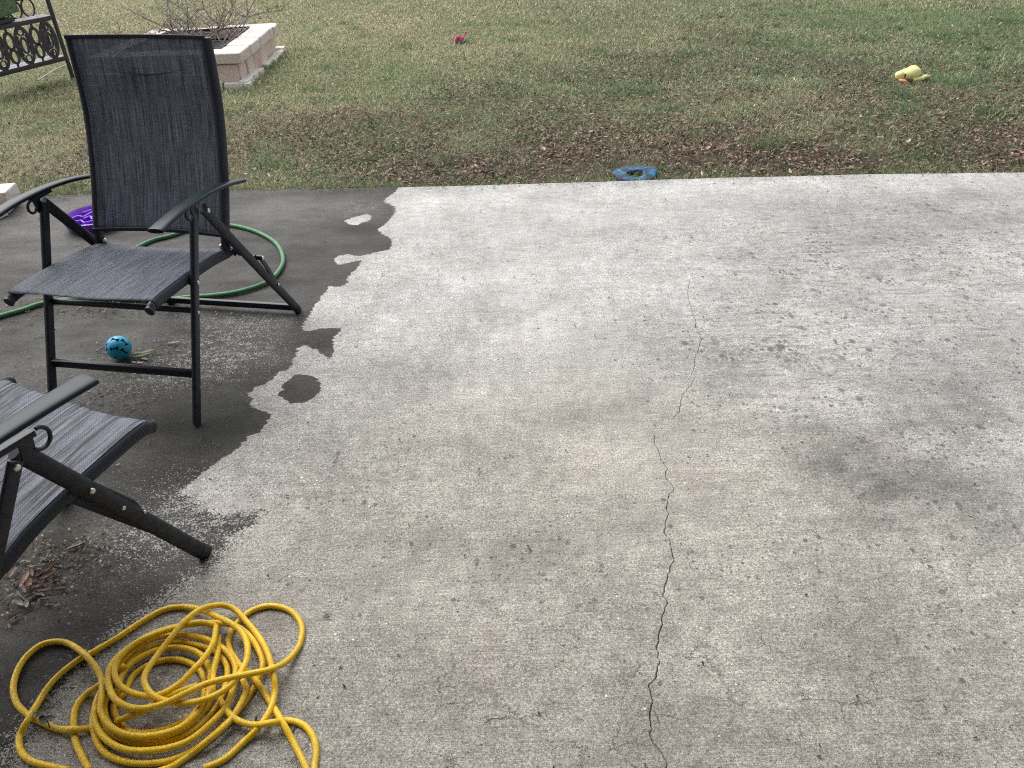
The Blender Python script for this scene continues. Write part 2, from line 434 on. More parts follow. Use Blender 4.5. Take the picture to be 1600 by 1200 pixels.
M['leaf'] = mat_vcol('fallen_leaves', .7, .2, .1)
M['soil'] = mat_soil()
M['stone'] = mat_stone('pink_tumbled_stone', (.52, .36, .30), (.64, .50, .43), (.72, .63, .58))
M['capstone'] = mat_stone('pale_cap_stone', (.56, .44, .385), (.68, .60, .55), (.72, .68, .65))
M['footing'] = mat_stone('white_footing_stone', (.62, .59, .53), (.76, .74, .69), (.72, .70, .62))
M['potting'] = simple('dark_potting_soil', (.018, .014, .011), .95, var=.5, scale=60, bump=.8)
M['iron'] = simple('black_cast_iron', (.018, .019, .024), .5, var=.3, scale=80, bump=.2)
M['plank'] = simple('weathered_grey_plank', (.20, .20, .215), .7, var=.45, scale=35, bump=.4)
M['turf'] = simple('green_turf_fabric', (.080, .125, .062), .95, var=.75, scale=140, bump=.9)
M['bark'] = simple('grey_bark', (.22, .19, .17), .85, var=.3, scale=60)
M['plush_y'] = simple('yellow_plush', (.66, .62, .27), .95, var=.15, scale=120, bump=.8)
M['plush_o'] = simple('orange_plush', (.72, .33, .15), .95, var=.15, scale=120, bump=.8)
M['plush_p'] = simple('pink_plush', (.50, .09, .14), .95, var=.35, scale=150, bump=.8)
M['plush_b'] = simple('blue_grey_plush', (.09, .11, .17), .95, var=.35, scale=150, bump=.8)
M['liner'] = simple('black_liner', (.01, .01, .011), .5)
M['stucco'] = simple('pale_stucco', (.34, .33, .31), .9, bump=.4)

def mat_disc():
    t = NT('chewed_blue_fabric'); c = t.coord(); n = t.noise(c, 16, 4, .7, 1.2); n2 = t.noise(c, 60, 3)
    b = t.mix(t.ramp(n, .46, .58), (.045, .045, .07), (.030, .16, .30))
    b = t.mix(t.ramp(n2, .55, .72, 0, .6), b, (.10, .27, .30))
    return t.set(b, .85, 0, .2, t.bump(n2, .004, .7))
M['disc'] = mat_disc()

# ------------------------------------------------------------------ the lawn sheet
EDGE = [(-9, 4.15), (-2.49, 4.117), (-2.253, 4.124), (-1.344, 4.096), (-.306, 4.055), (.378, 4.047), (1.062, 4.05), (1.908, 4.026), (2.729, 3.973), (9, 3.7)]
EX = np.array([e[0] for e in EDGE]); EY = np.array([e[1] for e in EDGE])
def edge_y(x): return np.interp(x, EX, EY) + (vnoise(np.asarray(x, float), np.asarray(x, float) * 0 + .3, 3.0, 5, 4) - .5) * .012

gx = np.concatenate([np.linspace(-60, -9, 12)[:-1], np.linspace(-9, 9, 181), np.linspace(9, 60, 12)[1:]])
gy = np.concatenate([np.linspace(-60, 3.0, 8)[:-1], np.linspace(3.0, 17, 141), np.linspace(17, 60, 12)[1:]])
X, Y = np.meshgrid(gx, gy)
Zg = -.028 + (vnoise(X, Y, 1.3, 3, 3) - .5) * .022 + np.clip((Y - 4.6) * .004, 0, .03)
def ground_z(x, y): return -.028 + (vnoise(x, y, 1.3, 3, 3) - .5) * .022 + np.clip((y - 4.6) * .004, 0, .03)
def grid_faces(ny, nx):
    i = np.arange(ny - 1)[:, None] * nx + np.arange(nx - 1)[None]
    return np.stack([i, i + 1, i + 1 + nx, i + nx], -1).reshape(-1, 4)

# how the lawn varies: 0..1 fields used by the thatch, the grass and the leaves
def f_brown(x, y):
    """leaf litter: a band beyond the patio, strongest right of centre"""
    band = np.exp(-((y - (5.3 - .02 * x)) / (1.15 + .28 * np.clip(x + 1, 0, 3))) ** 2)
    side = .42 + .58 * np.clip((x + 1.4) / 2.2, 0, 1)
    n = vnoise(x, y, 1.7, 21, 4); n = np.clip((n - .5) * 2.4 + .5, 0, 1)
    far = .10 + .25 * np.clip((vnoise(x, y, .9, 22, 3) - .5) * 3, 0, 1)
    return np.clip((band * side * 1.15 + far) * (.22 + 1.5 * n), 0, 1)
def f_soil(x, y):
    band = np.exp(-((y - 4.38) / .52) ** 2) * np.clip((x + 1.3) / 1.6, .25, 1)
    return np.clip(band * (.3 + 1.2 * vnoise(x, y, 1.9, 33, 3)), 0, 1)
def f_green(x, y):
    g = .40 + .12 * np.clip((x + .3) / 3, 0, 1.6) + .12 * np.exp(-((y - 7.2) / 1.5) ** 2) + .14 * np.clip((x - 1.2) / 2, 0, 1) * np.clip((y - 6) / 2, 0, 1)
    n = vnoise(x, y, 1.1, 44, 4); n2 = vnoise(x, y, 4.2, 45, 3)
    tuft = np.clip((n2 - .66) * 7, 0, 1) * .5
    return np.clip(g + (n - .5) * .9 + tuft, .04, 1)
lawn = np_mesh('lawn', np.stack([X.ravel(), Y.ravel(), Zg.ravel()], 1), grid_faces(len(gy), len(gx)),
               {'straw': ('FLOAT', np.clip(1 - f_soil(X, Y) * 1.2 - f_brown(X, Y) * .35, 0, 1).ravel())}, M['soil'], smooth=True)
tag(lawn, kind='structure')

# ------------------------------------------------------------------ the patio slab
CR = [(1077,440),(1074,455),(1076,470),(1080,483),(1086,500),(1087,510),(1094,525),(1095,533),(1090,545),(1085,560),(1084,575),(1080,585),(1083,592),(1079,600),(1068,613),(1064,622),(1062,640),(1052,652),(1038,665),(1025,676),(1022,688),(1028,700),(1032,715),(1043,730),(1039,738),(1040,748),(1050,756),(1052,763),(1045,770),(1042,790),(1043,800),(1039,815),(1039,832),(1046,842),(1048,858),(1053,870),(1048,882),(1044,898),(1038,915),(1036,930),(1041,935),(1039,948),(1034,962),(1031,978),(1028,988),(1030,995),(1026,1008),(1027,1025),(1031,1030),(1026,1045),(1022,1058),(1014,1068),(1016,1082),(1019,1093),(1014,1108),(1015,1120),(1017,1135),(1015,1150),(1022,1162),(1034,1175),(1039,1185),(1040,1200),(1036,1240),(1044,1290)]
crw = np.array([at(*p)[:2] for p in CR]); o_ = np.argsort(crw[:, 1]); crw = crw[o_]
crw = np.vstack([[crw[0, 0] - .05, -2.6], [crw[0, 0] - .02, .2], crw, [crw[-1, 0] + .002, 2.9], [crw[-1, 0] + .02, 3.1], [crw[-1, 0] + .02, 4.3]])
ty = np.concatenate([np.linspace(-2.6, .55, 12)[:-1], np.arange(.55, 4.05, .0075), [4.06]])
t01 = (ty + 2.6) / (4.06 + 2.6)
xc = np.interp(ty, crw[:, 1], crw[:, 0]) + (vnoise(ty * 0 + .5, ty, 60, 9, 3) - .5) * .007 * np.clip((2.8 - ty) * 3, 0, 1) + (vnoise(ty * 0 + .2, ty, 110, 19, 1) - .5) * .006 * np.clip((2.8 - ty) * 3, 0, 1)
wd = np.interp(ty, [-3, .8, 1.2, 1.7, 2.25, 2.3, 2.4, 2.83, 2.9], [.0021, .0021, .0018, .0014, .0013, .0012, .0014, .0009, .00001]) * (.55 + .9 * vnoise(ty * 0, ty, 40, 8, 2))
gap_ = (ty > at(1026, 677).y) & (ty < at(1054, 650).y); wd = np.where(gap_, .00012, wd)
dp = np.where(ty > 2.84, 0, np.clip(wd * 6, 0, .010))
cols_l = np.concatenate([np.linspace(-8, -3.1, 10)[:-1], np.arange(-3.1, -.3, .011)])
s01 = np.linspace(0, 1, 62)
cols_r = np.concatenate([np.linspace(1.35, 3.3, 90)[1:], np.linspace(3.3, 8, 10)[1:]])
rows = []
for i in range(len(ty)):
    a = -.3 + (xc[i] - wd[i] + .3) * s01
    b = xc[i] + wd[i] + (1.35 - xc[i] - wd[i]) * s01
    a[-2] = xc[i] - wd[i] - .0015; b[1] = xc[i] + wd[i] + .0015; a[-3] = a[-2] - .002; b[2] = b[1] + .002
    rows.append(np.concatenate([cols_l, a, [xc[i]], b, cols_r]))
SX = np.array(rows); nx = SX.shape[1]; ic = len(cols_l) + len(s01)
SY = -2.6 + t01[:, None] * (edge_y(SX) + 2.6)
SZ = (vnoise(SX, SY, .8, 61, 2) - .5) * .006
SZ[:, ic] -= dp
# rounded, slightly chipped arris along the lawn
SZ[-1] -= .004
SZ[-2] -= .0012
def gauss(P, items):
    out = np.zeros(P[0].shape)
    for (px, py, rx, ry, a) in items:
        q = at(px, py); out += a * np.exp(-(((P[0] - q.x) / rx) ** 2 + ((P[1] - q.y) / ry) ** 2))
    return out
WASH = [(640,230),(622,294),(618,300),(606,308),(600,314),(615,322),(618,330),(612,340),(600,352),(590,358),(598,366),(611,372),(612,386),(605,390),(580,396),(562,400),(545,397),(530,399),(522,404),(524,411),(535,413),(552,408),(566,406),(560,416),(553,424),(545,430),(541,436),(544,441),(536,446),(512,447),(510,456),(503,460),(500,468),(492,474),(490,481),(483,492),(475,503),(472,514),(480,517),(495,514),(520,512),(534,512),(528,520),(520,530),(522,545),(518,558),(513,560),(498,548),(480,540),(473,539),(463,545),(467,549),(461,552),(464,557),(455,562),(458,568),(452,576),(440,580),(432,584),(426,592),(412,600),(400,604),(390,612),(385,617),(395,622),(388,633),(405,640),(422,645),(423,652),(416,660),(410,672),(398,678),(388,682),(380,690),(372,700),(352,712),(330,728),(315,740),(305,748),(290,760),(277,770),(288,773),(306,775),(305,786),(315,792),(330,800),(350,804),(372,802),(400,800),(410,801),(395,815),(375,830),(360,840),(350,852),(335,868),(320,885),(300,900),(270,920),(235,950),(190,985),(140,1025),(90,1075),(50,1120),(20,1160),(5,1220),(-10,1300),(-30,1600),(900,1700)]
ISLAND = [(434,615),(442,608),(440,603),(452,592),(462,584),(475,584),(492,589),(502,600),(500,612),(488,622),(475,628),(455,631),(445,624)]
PATCH = [(538,346),(545,342),(575,334),(580,338),(578,344),(556,352),(545,350)]
def poly_sdf(px, py, poly):
    P = np.array(poly, float); d2 = np.full(px.shape, 1e9); ins = np.zeros(px.shape, bool)
    for k in range(len(P)):
        a, b = P[k], P[(k + 1) % len(P)]; e = b - a; wx = px - a[0]; wy = py - a[1]
        tt = np.clip((wx * e[0] + wy * e[1]) / (e @ e), 0, 1)
        d2 = np.minimum(d2, (wx - e[0] * tt) ** 2 + (wy - e[1] * tt) ** 2)
        c1 = (a[1] > py) != (b[1] > py)
        with np.errstate(divide='ignore', invalid='ignore'): xi = (b[0] - a[0]) * (py - a[1]) / (b[1] - a[1]) + a[0]
        ins ^= c1 & (px < xi)
    return np.sqrt(d2) * np.where(ins, 1, -1)
wash = [tuple(at(*p)[:2]) for p in WASH[:-2]] + [(-.75, -2.8), (9, -2.8), (9, 5), (wp := at(*WASH[0]))[:2] and (wp.x, 5)]
sel = (SX < .6)
G = np.full(SX.shape, -1.0)
dl = -poly_sdf(SX[sel], SY[sel], wash)
isl = poly_sdf(SX[sel], SY[sel], [tuple(at(*p)[:2]) for p in ISLAND])
pat = poly_sdf(SX[sel], SY[sel], [tuple(at(*p)[:2]) for p in PATCH])
G[sel] = np.minimum(np.maximum(dl, isl), -pat)
lowx = np.clip((1.62 - SY) / .25, 0, 1) * np.clip((.1 - SX) / .3, 0, 1)
SOFT = np.clip(lowx + gauss((SX, SY), [(360, 800, .10, .12, .28), (600, 325, .10, .14, .28), (300, 780, .08, .08, .2)]), 0, 1)
FLK = np.clip(gauss((SX, SY), [(350,555,.28,.22,.95),(390,500,.3,.1,.5),(300,745,.22,.12,.55),(250,830,.20,.12,.8),(330,800,.16,.11,.8),(230,600,.2,.1,.45),(560,325,.2,.25,.6),(70,420,.4,.2,.3),(40,330,.6,.25,.4),(420,300,.5,.1,.45),(150,470,.4,.2,.25),(200,900,.15,.12,.3),(60,580,.3,.2,.3),(120,1000,.2,.2,.15)]), 0, 1)
DRY = np.clip(gauss((SX, SY), [(480,325,.45,.16,.65),(90,340,.6,.28,.75),(420,350,.25,.12,.4),(20,400,.4,.2,.3),(250,440,.3,.2,.12)]), 0, 1)
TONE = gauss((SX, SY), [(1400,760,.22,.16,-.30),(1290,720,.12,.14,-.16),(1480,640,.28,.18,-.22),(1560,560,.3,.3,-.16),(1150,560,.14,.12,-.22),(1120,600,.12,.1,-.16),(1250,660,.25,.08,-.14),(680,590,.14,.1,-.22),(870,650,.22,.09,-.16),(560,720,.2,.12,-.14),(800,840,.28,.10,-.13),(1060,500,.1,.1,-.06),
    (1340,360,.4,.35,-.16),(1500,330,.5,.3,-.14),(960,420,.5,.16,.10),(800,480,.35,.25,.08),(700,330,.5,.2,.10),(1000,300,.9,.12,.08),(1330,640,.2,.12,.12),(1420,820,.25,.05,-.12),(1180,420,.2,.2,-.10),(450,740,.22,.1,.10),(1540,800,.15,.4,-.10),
    (760,1080,.1,.06,-.08),(1050,1150,.2,.12,-.12),(640,900,.18,.1,.05),(560,1000,.3,.3,-.02),(330,1050,.35,.3,-.10),(800,1200,1.8,.45,-.05),(1500,1150,.5,.4,-.05)])  # stains, plus wide near-edge entries that put some roof shade into the colour
TAN = np.clip(gauss((SX, SY), [(900,760,1.1,.75,.85),(640,300,.3,.12,.4),(560,420,.3,.1,.4),(800,1150,1.6,.6,.75)]), 0, 1)
SPOT = np.clip(1.25 * gauss((SX, SY), [(1450,450,.9,.8,.9),(1550,330,1.0,.5,.6),(1180,540,.3,.25,.9),(500,740,.3,.16,.6),(800,830,.5,.2,.3),(560,900,.35,.3,.3),(560,560,.2,.3,.3),(940,900,.3,.15,.5),(1400,700,.5,.4,.6),(1500,900,.5,.3,.4),(1250,400,.4,.3,.4)]), 0, 1.5)
CRZ = np.clip((1.35 - SY) / .45, 0, 1) + gauss((SX, SY), [(1150, 1050, .3, .2, .3)])
CK = np.zeros(SX.shape); CK[:, ic] = 1.0; CK *= ((wd > .00015) & (ty < 2.84))[:, None]
CKn = np.zeros(SX.shape)
V = np.stack([SX.ravel(), SY.ravel(), SZ.ravel()], 1); F = grid_faces(len(ty), nx)
nV = len(V); lastrow = np.arange((len(ty) - 1) * nx, len(ty) * nx)
Vs = V[lastrow].copy(); Vs[:, 2] = -.10
Fs = np.stack([lastrow[:-1], lastrow[1:], nV + np.arange(1, nx), nV + np.arange(nx - 1)], 1)
pad = lambda A: np.concatenate([A.ravel(), A[-1]])
slab = np_mesh('patio_slab', np.vstack([V, Vs]), np.vstack([F, Fs]),
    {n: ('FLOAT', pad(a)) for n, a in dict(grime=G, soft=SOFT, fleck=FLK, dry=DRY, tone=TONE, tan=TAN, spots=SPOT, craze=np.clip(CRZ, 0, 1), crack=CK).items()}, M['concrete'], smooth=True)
tag(slab, kind='structure')

# ------------------------------------------------------------------ unseen house behind the camera, added with its eave sized to shade the near slab
hm = MB(); hm.box((0, -1.35, 1.3), (14, .2, 2.62)); wall = hm.build('unseen_house_wall', M['stucco'], smooth=False); tag(wall, kind='structure')
hr = MB(); hr.box((0, .05, 2.62), (14, 3.0, .12)); hr.box((0, 1.51, 2.52), (14, .06, .16)); roof = hr.build('unseen_house_eave', M['stucco'], smooth=False); tag(roof, kind='structure')

# ------------------------------------------------------------------ lawn grass and leaf litter
def band_points(n, y0, y1, pw=1.0):
    y = y0 + (y1 - y0) * rng.random(n) ** pw
    half = .52 + .70 * y + .5
    x = (rng.random(n) * 2 - 1) * half
    return x, y
def hide_mask(x, y):
    k = y > edge_y(x) + .002
    k &= ~((x > -3.24) & (x < -2.08) & (y > 6.62) & (y < 7.93))
    return k
def blades(n, y0, y1, ln, wdt, seed, pw=1.0, extra=None):
    x, y = band_points(n, y0, y1, pw)
    if extra is not None: x, y = extra
    k = hide_mask(x, y); dens = 1 - .62 * f_soil(x, y) - .15 * f_brown(x, y); k &= rng.random(len(x)) < dens
    x, y = x[k], y[k]; n = len(x); z = ground_z(x, y)
    az = rng.random(n) * 2 * np.pi; lean = rng.uniform(.25, 1.35, n)
    L = ln * rng.uniform(.5, 1.35, n); W = wdt * rng.uniform(.6, 1.3, n)
    fg = f_green(x, y)
    dx, dy = np.cos(az), np.sin(az); sx, sy = -dy, dx
    l2 = np.clip(lean + rng.uniform(.1, .6, n), 0, 1.62)
    p0 = np.stack([x, y, z], 1)
    p1 = p0 + np.stack([dx * np.sin(lean), dy * np.sin(lean), np.cos(lean)], 1) * (L * .5)[:, None]
    p2 = p1 + np.stack([dx * np.sin(l2), dy * np.sin(l2), np.cos(l2)], 1) * (L * .5)[:, None]
    s = np.stack([sx, sy, 0 * sx], 1) * (W / 2)[:, None]
    V = np.stack([p0 - s * .7, p1 - s, p2, p1 + s], 1)      # one bent kite: two triangles
    i = np.arange(n)[:, None] * 4
    T = np.concatenate([i + [0, 1, 3], i + [1, 2, 3]], 0)
    u = rng.random(n); isg = rng.random(n) < fg
    green = np.array([.095, .165, .070]); fresh = np.array([.17, .27, .11]); straw = np.array([.35, .315, .18]); tanc = np.array([.56, .51, .34]); dk = np.array([.11, .085, .055])
    c = np.where(isg[:, None], green + (fresh - green) * u[:, None], straw + (tanc - straw) * u[:, None])
    br = rng.random(n) < (.18 + .35 * f_brown(x, y)); c = np.where((br & ~isg)[:, None], dk, c)
    # the left of the lawn is bleached, the far right deeper green
    ble = (np.clip((1.5 - x) / 5.0, 0, 1) * np.clip((y - 4.8) / 3, .15, 1) * (.4 + .9 * vnoise(x, y, .7, 77, 3)))[:, None] * .62; ble = np.clip(ble, 0, .8)
    c = c * (1 - ble) + (c * .45 + np.array([.34, .325, .165])) * ble
    mossy = f_soil(x, y)[:, None] * .4; c = c * (1 - mossy) + c * .55 * mossy
    c = (c * .9 + c.mean(1, keepdims=True) * .1) * 1.16 * rng.uniform(.75, 1.25, (n, 1))
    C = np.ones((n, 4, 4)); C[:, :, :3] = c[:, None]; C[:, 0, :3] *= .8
    return V.reshape(-1, 3), T, C.reshape(-1, 4)
parts = [blades(250000, 3.95, 6.2, .036, .0032, 1), blades(230000, 6.0, 9.2, .040, .0050, 2), blades(170000, 9.0, 15.5, .046, .0085, 3)]
# a denser, greener fringe right along the slab and scattered tufts
xf = rng.uniform(-4, 4, 46000); yf = edge_y(xf) + .004 + rng.exponential(.05, 46000); kf = rng.random(46000) < (.25 + 1.2 * np.clip(vnoise(xf, yf * 0, 2.2, 91, 3) - .3, 0, 1)); xf, yf = xf[kf], yf[kf]
Vt, Tt, Ct = blades(1, 4, 5, .050, .003, 4, extra=(xf, yf)); Ct[:, :3] = Ct[:, :3] * .5 + np.array([.085, .115, .04]) * .5 * rng.uniform(.6, 1.5, (len(Ct) // 4, 1)).repeat(4, 0); parts.append((Vt, Tt, Ct))
tc = []
for k in range(210):
    cx, cy = rng.uniform(-4, 5), 4.2 + 7 * rng.random() ** 1.3
    if k < 40: cx, cy = rng.uniform(.5, 4.2), rng.uniform(4.2, 8.5)
    nn = int(rng.uniform(50, 190)); rr = rng.uniform(.03, .09)
    tc.append(np.stack([cx + rng.normal(0, rr, nn), cy + rng.normal(0, rr * .8, nn)]))
tc = np.concatenate(tc, 1)
Vt, Tt, Ct = blades(1, 4, 5, .05, .0042, 5, extra=(tc[0], tc[1]))
gcol = np.array([.06, .135, .035]); Ct[:, :3] = Ct[:, :3] * .35 + gcol * .65 * rng.uniform(.7, 1.3, (len(Ct) // 4, 1)).repeat(4, 0)
parts.append((Vt, Tt, Ct))
# named tufts seen in the photo
nm = []
for (px, py, r_, nn) in ((1408,145,.07,420),(1375,125,.04,120),(1225,218,.10,500),(1195,222,.07,260),(1360,60,.10,380),(1475,55,.12,500),(1580,35,.15,600),(920,75,.13,300),(1600,330,.03,60),(1120,262,.06,160),(1460,245,.08,220),(400,100,.12,500),(300,115,.3,700),(1500,130,.07,200)):
    q = at(px, py); nm.append(np.stack([q.x + rng.normal(0, r_, nn), q.y + rng.normal(0, r_, nn)]))
nm = np.concatenate(nm, 1)
Vt, Tt, Ct = blades(1, 4, 5, .055, .0045, 5, extra=(nm[0], nm[1]))
Ct[:, :3] = Ct[:, :3] * .3 + np.array([.045, .125, .032]) * .7 * rng.uniform(.6, 1.3, (len(Ct) // 4, 1)).repeat(4, 0)
parts.append((Vt, Tt, Ct))
off = 0; VV, TT, CC = [], [], []
for (v_, t_, c_) in parts: VV.append(v_); TT.append(t_ + off); CC.append(c_); off += len(v_)
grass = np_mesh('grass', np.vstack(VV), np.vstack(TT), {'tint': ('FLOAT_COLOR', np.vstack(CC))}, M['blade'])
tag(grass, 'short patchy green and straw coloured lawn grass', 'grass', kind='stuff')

def leaf_shape(n, x, y, z, ln, wdt, lift, pal):
    az = rng.random(n) * 2 * np.pi; pitch = rng.normal(0, lift, n); roll = rng.normal(0, lift * 1.3, n)
    L = ln * rng.uniform(.55, 1.3, n); W = wdt * rng.uniform(.6, 1.3, n); curl = rng.uniform(.05, .55, n)
    a = np.stack([np.cos(az) * np.cos(pitch), np.sin(az) * np.cos(pitch), np.sin(pitch)], 1)
    s0 = np.stack([-np.sin(az), np.cos(az), 0 * az], 1); u0 = np.cross(a, s0)
    s = s0 * np.cos(roll)[:, None] + u0 * np.sin(roll)[:, None]; u = np.cross(a, s)
    p = np.stack([x, y, z], 1)
    h = lambda k: u * (k * W * curl)[:, None]
    v = [p - a * (L / 2)[:, None] + h(.5), p - a * (L * .12)[:, None] - s * (W / 2)[:, None] + h(.9), p - a * (L * .05)[:, None], p - a * (L * .12)[:, None] + s * (W / 2)[:, None] + h(.9),
         p + a * (L * .22)[:, None] - s * (W * .38)[:, None] + h(.7), p + a * (L * .22)[:, None] + s * (W * .38)[:, None] + h(.7), p + a * (L / 2)[:, None] + h(.8)]
    V = np.stack(v, 1); i = np.arange(n)[:, None] * 7
    T = np.concatenate([i + q for q in ([0, 1, 2], [0, 2, 3], [1, 4, 2], [2, 5, 3], [2, 4, 6], [2, 6, 5])], 0)
    pal = np.array(pal); c = pal[rng.integers(0, len(pal), n)] * rng.uniform(.7, 1.3, (n, 1))
    C = np.ones((n, 7, 4)); C[:, :, :3] = c[:, None]; C[:, 2, :3] *= .85
    return V.reshape(-1, 3), T, C.reshape(-1, 4)
PAL = [(.17, .095, .066), (.22, .13, .092), (.13, .076, .058), (.27, .185, .135), (.10, .065, .052), (.33, .25, .18), (.23, .18, .155), (.14, .11, .10), (.08, .06, .052)]
lx, ly = band_points(190000, 3.95, 13, 1.25)
k = hide_mask(lx, ly) & (rng.random(len(lx)) < f_brown(lx, ly) ** 1.25 * .62 + .012); lx, ly = lx[k], ly[k]
lz = ground_z(lx, ly) + rng.uniform(.004, .024, len(lx))
A = leaf_shape(len(lx), lx, ly, lz, .031, .0125, .28, PAL)
hx, hy = band_points(650, 4.0, 12, 1.2); k = hide_mask(hx, hy); hx, hy = hx[k], hy[k]
B = leaf_shape(len(hx), hx, hy, ground_z(hx, hy) + .022, .034, .013, .4, [(.42, .33, .24), (.50, .44, .34), (.36, .20, .11), (.55, .50, .42)])
# straw twigs
litter = np_mesh('leaf_litter', np.vstack([A[0], B[0]]), np.vstack([A[1], B[1] + len(A[0])]), {'tint': ('FLOAT_COLOR', np.vstack([A[2], B[2]]))}, M['leaf'])
tag(litter, 'brown fallen leaves scattered through the lawn beyond the patio', 'leaf litter', kind='stuff')

# ------------------------------------------------------------------ folding chairs
def sling_mesh(name, path_l, path_r, nu, mat, parent, sag=0.0, sagdir=(0, 0, -1), scallop=0.0, uvlen=(.47, .6), thick=.0016):
    """cloth between two side rails; path_* are lists of points with the same count"""
    nv = len(path_l); V = []; UV = []
    sd_ = Vector(sagdir)
    for j in range(nv):
        vv = j / (nv - 1)
        for i in range(nu + 1):
            u = i / nu; p = Vector(path_l[j]).lerp(Vector(path_r[j]), u)
            p += sd_ * sag * (1 - (2 * u - 1) ** 2)
            if scallop and j in (0, nv - 1):
                d = (Vector(path_l[1]) - Vector(path_l[0])) if j == 0 else (Vector(path_l[-2]) - Vector(path_l[-1]))
                p += d.normalized() * scallop * (math.sin(u * math.pi * 3.0 + .6) * .35 + math.sin(u * math.pi))
            V.append(p); UV.append((u * uvlen[0], vv * uvlen[1]))
    n0 = len(V); V2 = []
    for j in range(nv):
        for i in range(nu + 1):
            k_ = j * (nu + 1) + i
            a = V[min(k_ + 1, j * (nu + 1) + nu)] - V[max(k_ - 1, j * (nu + 1))]
            b = V[min(j + 1, nv - 1) * (nu + 1) + i] - V[max(j - 1, 0) * (nu + 1) + i]
            V2.append(V[k_] + a.cross(b).normalized() * thick)
    F = grid_faces(nv, nu + 1); F2 = F[:, ::-1] + n0
    b = list(range(nu + 1)); rim = [(x, x + 1, x + 1 + n0, x + n0) for x in range(nu)]
    rim += [((nv - 1) * (nu + 1) + x + 1, (nv - 1) * (nu + 1) + x, (nv - 1) * (nu + 1) + x + n0, (nv - 1) * (nu + 1) + x + 1 + n0) for x in range(nu)]
    return np_mesh(name, np.array([tuple(p) for p in V + V2]), np.vstack([F[:, ::-1], F2[:, ::-1], np.array(rim)]), None, mat, parent, True, np.array(UV + UV))

